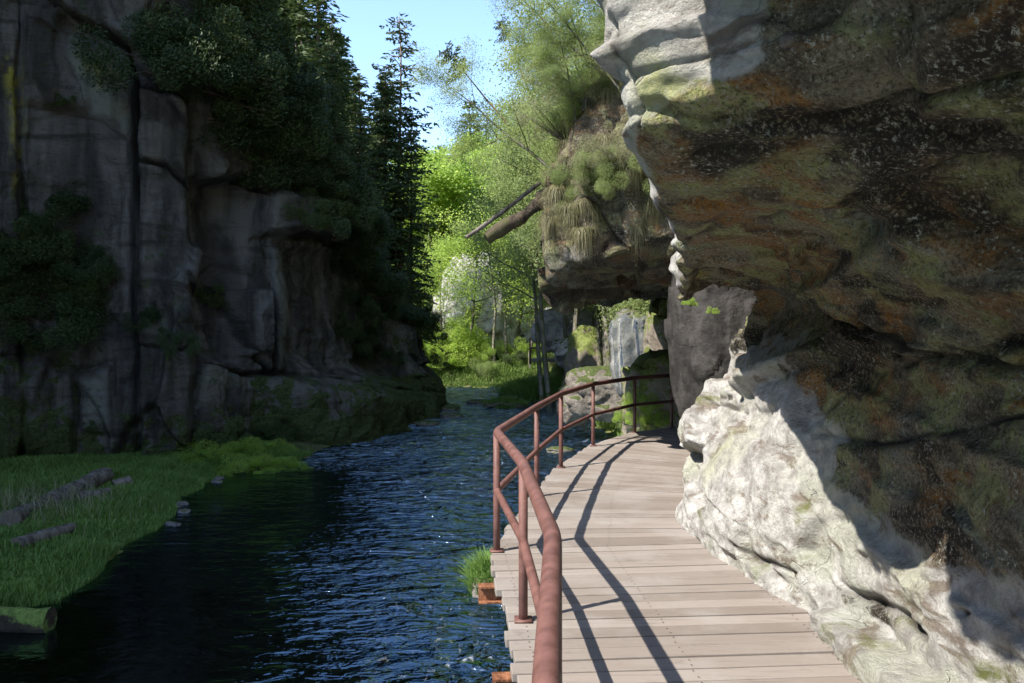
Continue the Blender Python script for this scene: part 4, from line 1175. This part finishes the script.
gL = 'conifers on the left valley side'
for p, px_, Y, top, bz, lab, wide in [
    (spruceA, 333, 38, 18, 3.5, 'sunlit yellow green spruce standing in front of the left conifers', 1.15),
    (spruceA, 300, 62, -60, 9, 'tallest spruce cut by the photo top, left of the sunlit spruce', 1.3),
    (spruceB, 318, 66, -70, 9, 'dark spruce rising behind the sunlit spruce to the photo top', 1.3),
    (spruceB, 262, 46, -60, 9, 'spruce above the cliff top farthest to the left', 1.3),
    (spruceB, 360, 40, 70, 3, 'narrow spruce in the gap right of the sunlit spruce', 1.2),
    (pineA, 400, 39, 14, 1.5, 'tall thin pine with bare trunk beside the sky gap', 1.0),
    (spruceA, 386, 38.5, 78, 1.5, 'dark spruce crowding the tall thin pine on its left', 1.1),
    (spruceB, 411, 39.5, 110, 1, 'dark spruce at the right foot of the tall thin pine', 1.0),
    (spruceB, 396, 38, 190, 1.0, 'lower dark spruce at the cliff corner above the river', 1.5),
    (spruceA, 375, 36, 165, 2.0, 'shaded spruce on the slope left of the cliff corner', 1.3),
    (spruceA, 345, 33, 175, 4.0, 'shaded spruce low on the cliff slope under the sunlit one', 1.3)]:
    stand(p, px_, Y, top, 17 if p is pineA else 14, lab, gL, basez=bz, wide=wide)
for i, (px_, Y, top) in enumerate([(433, 88, 150), (441, 95, 142), (450, 90, 155), (460, 84, 140), (426, 92, 160), (470, 80, 95), (456, 99, 150), (420, 80, 140)]):
    stand([spruceA, spruceB][i % 2], px_, Y, top, 14, 'hazy spruce in the far notch of the valley' if i != 5 else 'dark spruce standing highest left of the leafy slope', 'far spruces closing the valley')
for px_, Y, top, w, lab in [(433, 60, 165, 1.3, 'bright green beech at the river bend beside the cliff corner'), (478, 68, 150, 1.1, 'bright beech behind the pale cliff'),
                            (424, 64, 190, 1.2, 'bright beech behind the beech at the river bend'), (503, 66, 160, 1.1, 'bright beech right of the pale cliff'),
                            (530, 64, 120, 1.1, 'beech rising behind the leafy slope trees'), (452, 64, 190, 1.0, 'small bright beech in front of the pale cliff'),
                            (555, 60, 190, 1.1, 'beech beyond the far walkway at left'), (600, 55, 230, 1.2, 'beech beyond the far walkway seen under the ledge'), (640, 52, 240, 1.2, 'beech seen under the ledge farthest to the right')]:
    stand([beechA, beechB][rng.integers(0, 2)], px_, Y, top, 11, lab, 'sunlit beeches behind the river bend', wide=w)
for i in range(40):
    px_ = rng.uniform(255, 395); Y = rng.uniform(48, 95) if px_ < 310 else rng.uniform(70, 95)
    stand([spruceA, spruceB][i % 2], px_, Y, np.interp(px_, [250, 340, 350, 372, 385, 425], [-40, 5, 95, 110, 60, 140]) + rng.uniform(0, 60), 14, 'dark spruce in the dense stand behind the left conifers', 'spruce stand behind the left conifers', wide=1.2)
for px_, Y, top, lab in [(468, 49, 215, 'thin bright tree before the pale cliff at its left edge'), (516, 50, 190, 'thin bright tree to the right of the pale cliff'), (446, 48, 240, 'low thin bright tree by the cliff corner'), (530, 47, 220, 'thin bright tree over the far grass bank')]:
    stand(beechC, px_, Y, top, 11, lab, 'thin bright trees on the far bank')
# pines leaning out against the sky
for px_, py_, tx, ty, Y, lab in [(497, 112, 443, 48, 34, 'slender pine leaning left against the sky'), (520, 70, 500, 20, 36, 'upright small pine on the slope skyline')]:
    b0, t0 = W(px_, py_, Y), W(tx, ty, Y)
    d = t0 - b0; L = np.linalg.norm(d)
    b1 = b0 - d * 0.5
    put(pineB, b1, (0, math.atan2(d[0], d[2]), 0), L * 1.5 / 9.0, lab, 'pines on the skyline')
# trunks on the far bank and slope
for px_, Y, top, lab in [(495, 47.6, 230, 'dark upright trunk on the far bank'), (508, 48.5, 240, 'slimmer trunk right of the dark upright one'),
                         (552, 33, 170, 'pale forked tree at the left end of the far walkway'), (545, 34, 200, 'pale thin tree touching the forked one'), (590, 37, 240, 'thin tree behind the mossy boulder'),
                         (633, 30, 220, 'slim tree left of the streaked slab'), (640, 33, 230, 'slim tree right behind the streaked slab'), (575, 40, 200, 'thin tree above the far walkway')]:
    stand(youngC, px_, Y, top, 9, lab, 'thin trees by the far walkway')
from mathutils import Euler
def clear_left(proto, loc, rot, sc, ys, xs, share=0.03):
    cr = [c for c in proto.children if c.name.split('.')[0] in ('crown', 'foliage')][0]
    V = np.empty(len(cr.data.vertices) * 3, np.float32); cr.data.vertices.foreach_get('co', V)
    V = V.reshape(-1, 3)[::37] * (np.ones(3) * sc)
    V = V @ np.array(Euler(rot).to_matrix()).T + np.array(loc)
    qx, qy = proj(V)
    return np.mean(qx < np.interp(qy, ys, xs)) < share
E_LEDGE = ([-100, 0, 110, 180, 215, 240, 270], [535, 520, 495, 492, 525, 545, 550])
E_FAR = ([-100, 0, 30, 110, 170, 220, 300, 380], [530, 520, 510, 484, 486, 515, 540, 548])
# leafy growth on the ledge and slope above it
bpx, bpy_ = proj(B2)
def on_ledge(x, y, lo=7.0):
    d = np.where(((vq > lo) & (vq < 17))[None, :], (bpx - x)**2 + (bpy_ - y)**2, 9e9)
    i = np.unravel_index(np.argmin(d), d.shape)
    return B2[i]
gS = 'young trees on the slope above the ledge'
def scatter(n, pick, edge, label, group):
    for i in range(n):
        for attempt in range(40):
            pr, loc, rot, sc = pick(i)
            if clear_left(pr, loc, rot, sc, *edge):
                put(pr, loc, rot, sc, label(pr), group(pr))
                break
def p1(i):
    v_ = rng.uniform(8.2, 14.5); j = int(np.argmin(abs(vq - v_))); a = rng.integers(110, 340)
    return [youngA, youngB, youngC][i % 3], tuple(B2[a, j] - np.array([0, 0, 0.2])), (0, rng.uniform(-.1, .1), rng.uniform(-.6, .6)), rng.uniform(.3, .7)
scatter(44, p1, E_LEDGE, lambda p: 'thin light green young tree leaning out from the slope above the ledge', lambda p: gS)
def p2(i):
    v_ = rng.uniform(6.8, 14.0); j = int(np.argmin(abs(vq - v_))); a = rng.integers(50, 350)
    return [shLight, shLight, shDry, shLight, shLight, shGreen][i % 6], tuple(B2[a, j]), (rng.uniform(-.3, .3), -0.4, rng.uniform(0, 6)), rng.uniform(.35, .85)
scatter(44, p2, E_LEDGE, lambda p: 'dry brown bush hanging on the slope above the ledge' if p is shDry else 'fresh green leafy bush on the slope above the ledge' if p is shGreen else 'light green bush on the slope above the ledge',
        lambda p: 'dry bushes on the ledge slope' if p is shDry else 'leafy bushes on the ledge slope' if p is shGreen else 'green bushes on the ledge slope')
def p3(i):
    a = rng.integers(12, 110) if i % 2 else rng.integers(25, 200); j = int(np.argmin(abs(vq - rng.uniform(5.7, 8.2))))
    return tuftA, tuple(B2[a, j]), (0, 0, rng.uniform(0, 6.28)), rng.uniform(.35, .85)
scatter(18, p3, ([0, 200, 215, 245, 300, 320], [540, 540, 540, 550, 556, 600]), lambda p: 'tuft of dry grass hanging over the edge of the ledge', lambda p: 'hanging tufts on the ledge edge')
fr = (ub[:, None] < 11.7) & ((vq > 4.6) & (vq < 12))[None, :]
cl = [(575, 198), (590, 180), (612, 160), (628, 172), (648, 165), (660, 190), (604, 205), (640, 200), (566, 215), (655, 150)]
for i in range(16):
    cx_, cy_ = cl[rng.integers(0, len(cl))]
    tx, ty = cx_ + rng.normal(0, 12), cy_ + rng.normal(-8, 14)
    if ty < 205 - (tx - 556) * 0.75: continue
    d = np.where(fr, (bpx - tx)**2 + (bpy_ - ty)**2 + 40 * (B2[..., 1] - 10)**2, 9e9)
    q = B2[np.unravel_index(np.argmin(d), d.shape)]
    put(tuftA, tuple(q), (rng.uniform(-.3, .3), rng.uniform(-.3, .3), rng.uniform(0, 6.28)), (rng.uniform(.35, .7), rng.uniform(.35, .7), rng.uniform(.3, .75)), 'tuft of dry grass hanging over the edge of the ledge', 'hanging tufts on the ledge edge')
for i in range(34):
    tx = rng.uniform(560, 680); ty = 205 - (tx - 556) * 0.5 + rng.normal(0, 14)
    d = np.where(fr, (bpx - tx)**2 + (bpy_ - ty)**2 + 40 * (B2[..., 1] - 10)**2, 9e9)
    q = B2[np.unravel_index(np.argmin(d), d.shape)]
    pr = [shLight, shDry, shLight][i % 3]
    put(pr, tuple(q), (rng.uniform(.3, .9), rng.uniform(-.4, .2), rng.uniform(0, 6)), rng.uniform(.12, .32),
        ['small light green bush rooted in the face of the ledge', 'small dry bush rooted in the face of the ledge', 'small light green bush rooted in the face of the ledge'][i % 3], ['green bushes on the ledge face', 'dry bushes on the ledge face', 'green bushes on the ledge face'][i % 3])
def p5(i):
    a = rng.integers(10, 130); j = int(np.argmin(abs(vq - rng.uniform(6.8, 11.5))))
    return [shLight, shLight, youngA, shDry][i % 4], tuple(B2[a, j]), (rng.uniform(-.1, .5), rng.uniform(-.4, 0), rng.uniform(0, 6)), rng.uniform(.16, .3) if i % 4 == 2 else rng.uniform(.25, .55)
scatter(60, p5, E_LEDGE, lambda p: gS and 'thin light green young tree leaning out from the slope above the ledge' if p is youngA else 'dry brown bush hanging on the slope above the ledge' if p is shDry else 'light green bush on the slope above the ledge',
        lambda p: gS if p is youngA else 'dry bushes on the ledge slope' if p is shDry else 'green bushes on the ledge slope')
def p4(i):
    Y = rng.uniform(26, 45); x = max((rng.uniform(500, 640) - 512) / F_PX * Y, 2.6 if Y > 30 else 3.4)
    return [youngC, youngD, youngA, shLight][i % 4], (x, Y, gz1(x, Y) - .1), (0, rng.uniform(-.1, .1), rng.uniform(-.6, .6)), rng.uniform(.8, 1.5)
scatter(56, p4, E_FAR, lambda p: 'bush on the right valley side past the ledge' if p is shLight else 'leafy tree on the right valley side past the ledge',
        lambda p: 'bushes on the right valley side' if p is shLight else 'trees on the right valley side')

# dark growth on the left cliff
spots = []
for i in range(95):
    t = rng.uniform(0, 1)
    cx = 185 + 240 * t; cy = 25 + 300 * t**1.05
    spots.append((cx + rng.uniform(-25, 70) * (1 - 0.6 * t), cy + rng.uniform(-110, 60) * (1 - .5 * t), rng.uniform(.7, 1.5) * (1.1 - .5 * t)))
for i in range(16): spots.append((rng.uniform(-10, 95), rng.uniform(215, 330), rng.uniform(.5, .9)))
for i in range(10): spots.append((rng.uniform(330, 425), rng.uniform(270, 370), rng.uniform(.5, .8)))
for x, y, s in [(62, 105, .28), (150, 322, .4), (180, 345, .4), (205, 300, .6), (150, 75, .7), (145, 60, .5), (215, 440, .6), (240, 455, .6), (255, 445, .5), (280, 440, .4), (345, 335, .5), (355, 300, .5)]: spots.append((x, y, s))
for i, (x, y, s) in enumerate(spots):
    p, n = on_cliff(x, y)
    put([shDark, shDarkB, shDark][i % 3], p - n * 0.15 * s, (-n[1] * 0.6, n[0] * 0.6, rng.uniform(0, 6.28)), s, 'dark green bush clinging to the shaded left cliff', 'bushes clinging to the left cliff')
for i, (x, y, hh) in enumerate([(235, 60, 5), (262, 110, 4.5), (290, 95, 5), (315, 150, 4.5), (340, 190, 4), (300, 190, 3.5), (365, 215, 4), (385, 250, 4), (250, 160, 3.5), (395, 290, 3.5), (215, 130, 3), (405, 320, 3)]):
    p, n = on_cliff(x, y)
    put([spruceA, spruceB][i % 2], p - np.array([0, 0, .3]), (-n[1] * .15, n[0] * .15, rng.uniform(0, 6)), hh / 14, 'young spruce rooted on the steep shaded left slope', 'young spruces on the left slope')
# bushes at the cliff foot and far bank
for px_, py_, s in [(215, 462, .7), (245, 466, .65), (272, 462, .55), (200, 455, .7), (290, 462, .4), (230, 448, .8), (262, 450, .6)]:
    Y = min(F_PX * 2.95 / (py_ - HOR), 19.9)
    q = W(px_, py_, Y); q[2] = max(gz1(q[0], Y), Z_W) - 0.1
    put(shGreen, q, (0, 0, rng.uniform(0, 6)), (s * .9, s * .9, s * .55), 'leafy green herbs at the foot of the left cliff', 'herbs at the cliff foot')
for px_, py_, Y, s, lab in [(640, 405, 16.5, .3, 'fresh green herb sprouting behind the last railing post'), (655, 420, 16.6, .25, 'fresh green herb under the deck end'), (625, 418, 16.8, .22, 'fresh green herb left of the last railing post'),
                            (690, 300, 8.6, .07, 'small fern in the crack where roof meets pillar'), (712, 308, 8.2, .05, 'tiny fern right of the crack fern')]:
    put(shGreen, W(px_, py_ + 6, Y), (0, 0, rng.uniform(0, 6)), s, lab, None, 'plant')
for px_, Y, sc in [(424, 47.6, 1.3), (436, 48.2, 1.6), (448, 47.8, 1.2), (462, 49.5, 1.5), (476, 49, 1.1), (440, 50.5, 2.0)]:
    x = (px_ - 512) / F_PX * Y
    put(shGreen, (x, Y, gz1(x, Y)), (0, 0, rng.uniform(0, 6)), sc, 'bright green sapling on the far bank below the beeches', 'saplings under the beeches')
for i in range(22):
    x = rng.uniform(-6, 7); Y = 46.3 + rng.uniform(0.3, 5)
    put([shGreen, shDark, shLight][i % 3], (x, Y, gz1(x, Y) - .1), (0, 0, rng.uniform(0, 6)), rng.uniform(.4, .9), 'low bush on the bank across the river bend', 'bushes on the far bank')
for i in range(16):
    Y = rng.uniform(18, 38); x = np.interp(Y, _Rr[:, 0], _Rr[:, 1]) + rng.uniform(.1, 4)
    put([shGreen, shDark, shLight][i % 3], (x, Y, gz1(x, Y) - .1), (0, 0, rng.uniform(0, 6)), rng.uniform(.35, .8), 'low bush on the right bank behind the railing', 'bushes on the right bank')

# ------------------------------------------------------------------ grass
def blades(P, h, w, rng, bend=0.5):
    n = len(P)
    az = rng.uniform(0, 2 * np.pi, n); h = h * rng.uniform(.5, 1.3, n)
    d = np.stack([np.cos(az), np.sin(az), 0 * az], 1); s = np.stack([-np.sin(az), np.cos(az), 0 * az], 1)
    b = (bend * rng.uniform(.2, 1.3, n) * h)[:, None]
    hh = np.stack([0 * h, 0 * h, h], 1)
    ww = w * rng.uniform(.6, 1.3, n)[:, None] / 2
    V = np.stack([P - s * ww, P + s * ww, P + hh * .6 + d * b * .35 + s * ww * .8, P + hh * .6 + d * b * .35 - s * ww * .8,
                  P + hh * 0.95 + d * b + s * ww * .1, P + hh * 0.95 + d * b - s * ww * .1], 1).reshape(-1, 3)
    i = np.arange(n)[:, None] * 6
    F = np.concatenate([i + np.array([0, 1, 2, 3]), i + np.array([3, 2, 4, 5])])
    return V, F
rng = np.random.default_rng(21)
n = 260000
Yg = rng.uniform(5, 21, n); xg = np.interp(Yg, _L[:, 0], _L[:, 1]) - rng.uniform(-.25, 1, n)**1.3 * 6.5 if False else np.interp(Yg, _L[:, 0], _L[:, 1]) + 0.25 - rng.uniform(0, 1, n)**1.2 * 6.8
zg, bg = ground_z(xg, Yg)
keep = (bg < 0.6) & (vnoise(np.stack([xg, Yg, 0 * xg], 1) * 1.3, 7) > -0.85) & (xg > -0.66 * Yg - .5)
Pg = np.stack([xg, Yg, zg - 0.02], 1)[keep]
V, F = blades(Pg, 0.10 + 0.09 * sstep(0, .6, vnoise(Pg * 0.9, 3)), 0.018, rng)
tag(mesh_np('bank_grass', V, F, M['grass'], smooth=False), kind='stuff', label='short green grass covering the shaded left bank', cat='grass')
# dry stalks by the logs
c0 = gpt(25, 512, 0)
Pd = c0 + rng.normal(0, 1, (900, 3)) * np.array([0.9, 0.55, 0]); Pd[:, 2], bd_ = ground_z(Pd[:, 0], Pd[:, 1]); Pd = Pd[bd_ < 0.05]
V, F = blades(Pd, 0.34, 0.012, rng, 0.7)
tag(mesh_np('dry_grass', V, F, M['dry'], smooth=False), kind='stuff', label='pale dry grass stalks beside the logs on the left bank', cat='grass')
# far and right banks
n = 70000
xf = rng.uniform(-9, 9, n); Yf = rng.uniform(44, 53, n)
n2 = 70000
Y2 = rng.uniform(17, 45, n2); x2 = np.interp(Y2, _Rr[:, 0], _Rr[:, 1]) + rng.uniform(-.2, 5, n2)
xf = np.concatenate([xf, x2]); Yf = np.concatenate([Yf, Y2])
zf, bf = ground_z(xf, Yf)
k = (bf < .5) & (vnoise(np.stack([xf, Yf, 0 * xf], 1) * .8, 17) > -.3)
V, F = blades(np.stack([xf, Yf, zf - .03], 1)[k], 0.32, 0.045, rng, .6)
tag(mesh_np('bank_grass', V, F, M['fgrass'], smooth=False), kind='stuff', label='rough light grass on the far and right river banks', cat='grass')
# grass islands in the river
def tussock(px_, py_, rx, ry, hgt, n, lab, mat='grass'):
    Y = F_PX * 3.1 / (py_ - HOR)
    c = W(px_, py_, Y); c[2] = Z_W
    r = np.sqrt(rng.uniform(0, 1, n)); a = rng.uniform(0, 6.28, n)
    Pq = np.stack([r * np.cos(a) * rx, r * np.sin(a) * ry, hgt * 0.7 * (1 - r**2) - 0.02], 1)
    root = empty('grass_tussock', c, lab, 'grass tussock')
    V, F = blades(Pq, hgt * .8, 0.03 if Y > 20 else 0.012, rng, 1.0)
    mesh_np('grass_blades', V, F, M[mat], root, smooth=False)
    bm_o = boulder('soil', (0, 0, 0), (rx * .95, ry * .95, hgt * .75), int(px_), M['stone'], None, None, sub=4)
    for kk in ('label', 'category'):
        if kk in bm_o: del bm_o[kk]
    bm_o.parent = root
tussock(545, 399, 2.1, 2.4, 0.75, 9000, 'broad dark grass island in midstream before the far bank')
tussock(506, 407, 0.9, 0.8, 0.3, 2500, 'low grass island left of the broad dark one')
tussock(598, 412, 1.4, 1.6, 0.8, 6000, 'grassy hummock behind the railing bend')
tussock(490, 590, 0.26, 0.34, 0.3, 2600, 'tuft of green grass under the deck edge')

# ------------------------------------------------------------------ light, sky, camera
SUN = Vector((0.70, 0.45, -0.98)).normalized()
sd = bpy.data.lights.new('sun', 'SUN'); sd.energy = 3.55; sd.angle = R(0.53); sd.color = (1.0, 0.955, 0.88)
so = bpy.data.objects.new('sun', sd); COL.objects.link(so)
so.rotation_euler = SUN.to_track_quat('-Z', 'Y').to_euler(); so.location = (-20, -15, 30)
w = bpy.data.worlds.new('World'); scene.world = w; w.use_nodes = True
nt = w.node_tree; nt.nodes.clear()
sky = nt.nodes.new('ShaderNodeTexSky'); sky.sky_type = 'NISHITA'; sky.sun_disc = False
sky.sun_elevation = math.asin(-SUN.z); sky.sun_rotation = math.atan2(-SUN.x, -SUN.y) % (2 * math.pi)
sky.air_density = 0.95; sky.dust_density = 0.3; sky.ozone_density = 2.6
bg_ = nt.nodes.new('ShaderNodeBackground'); bg_.inputs[1].default_value = 0.135
wo = nt.nodes.new('ShaderNodeOutputWorld')
nt.links.new(sky.outputs[0], bg_.inputs[0]); nt.links.new(bg_.outputs[0], wo.inputs[0])

cd = bpy.data.cameras.new('camera'); cam = bpy.data.objects.new('camera', cd); COL.objects.link(cam)
cd.sensor_width = 36.0; cd.lens = F_PX / 1024 * 36.0; cd.clip_end = 2000; cd.clip_start = 0.05
cam.location = (0, 0, H_CAM); cam.rotation_euler = (R(90) - math.atan((341.5 - HOR) / F_PX), 0, 0)
scene.camera = cam
vs = scene.view_settings
vs.view_transform = 'Standard'; vs.look = 'None'; vs.gamma = 1.0; vs.exposure = 1.66; vs.use_curve_mapping = False
scene.render.engine = 'CYCLES'
cy = scene.cycles
cy.use_denoising = True
cy.max_bounces = 8; cy.diffuse_bounces = 4; cy.glossy_bounces = 3; cy.transmission_bounces = 4; cy.transparent_max_bounces = 12
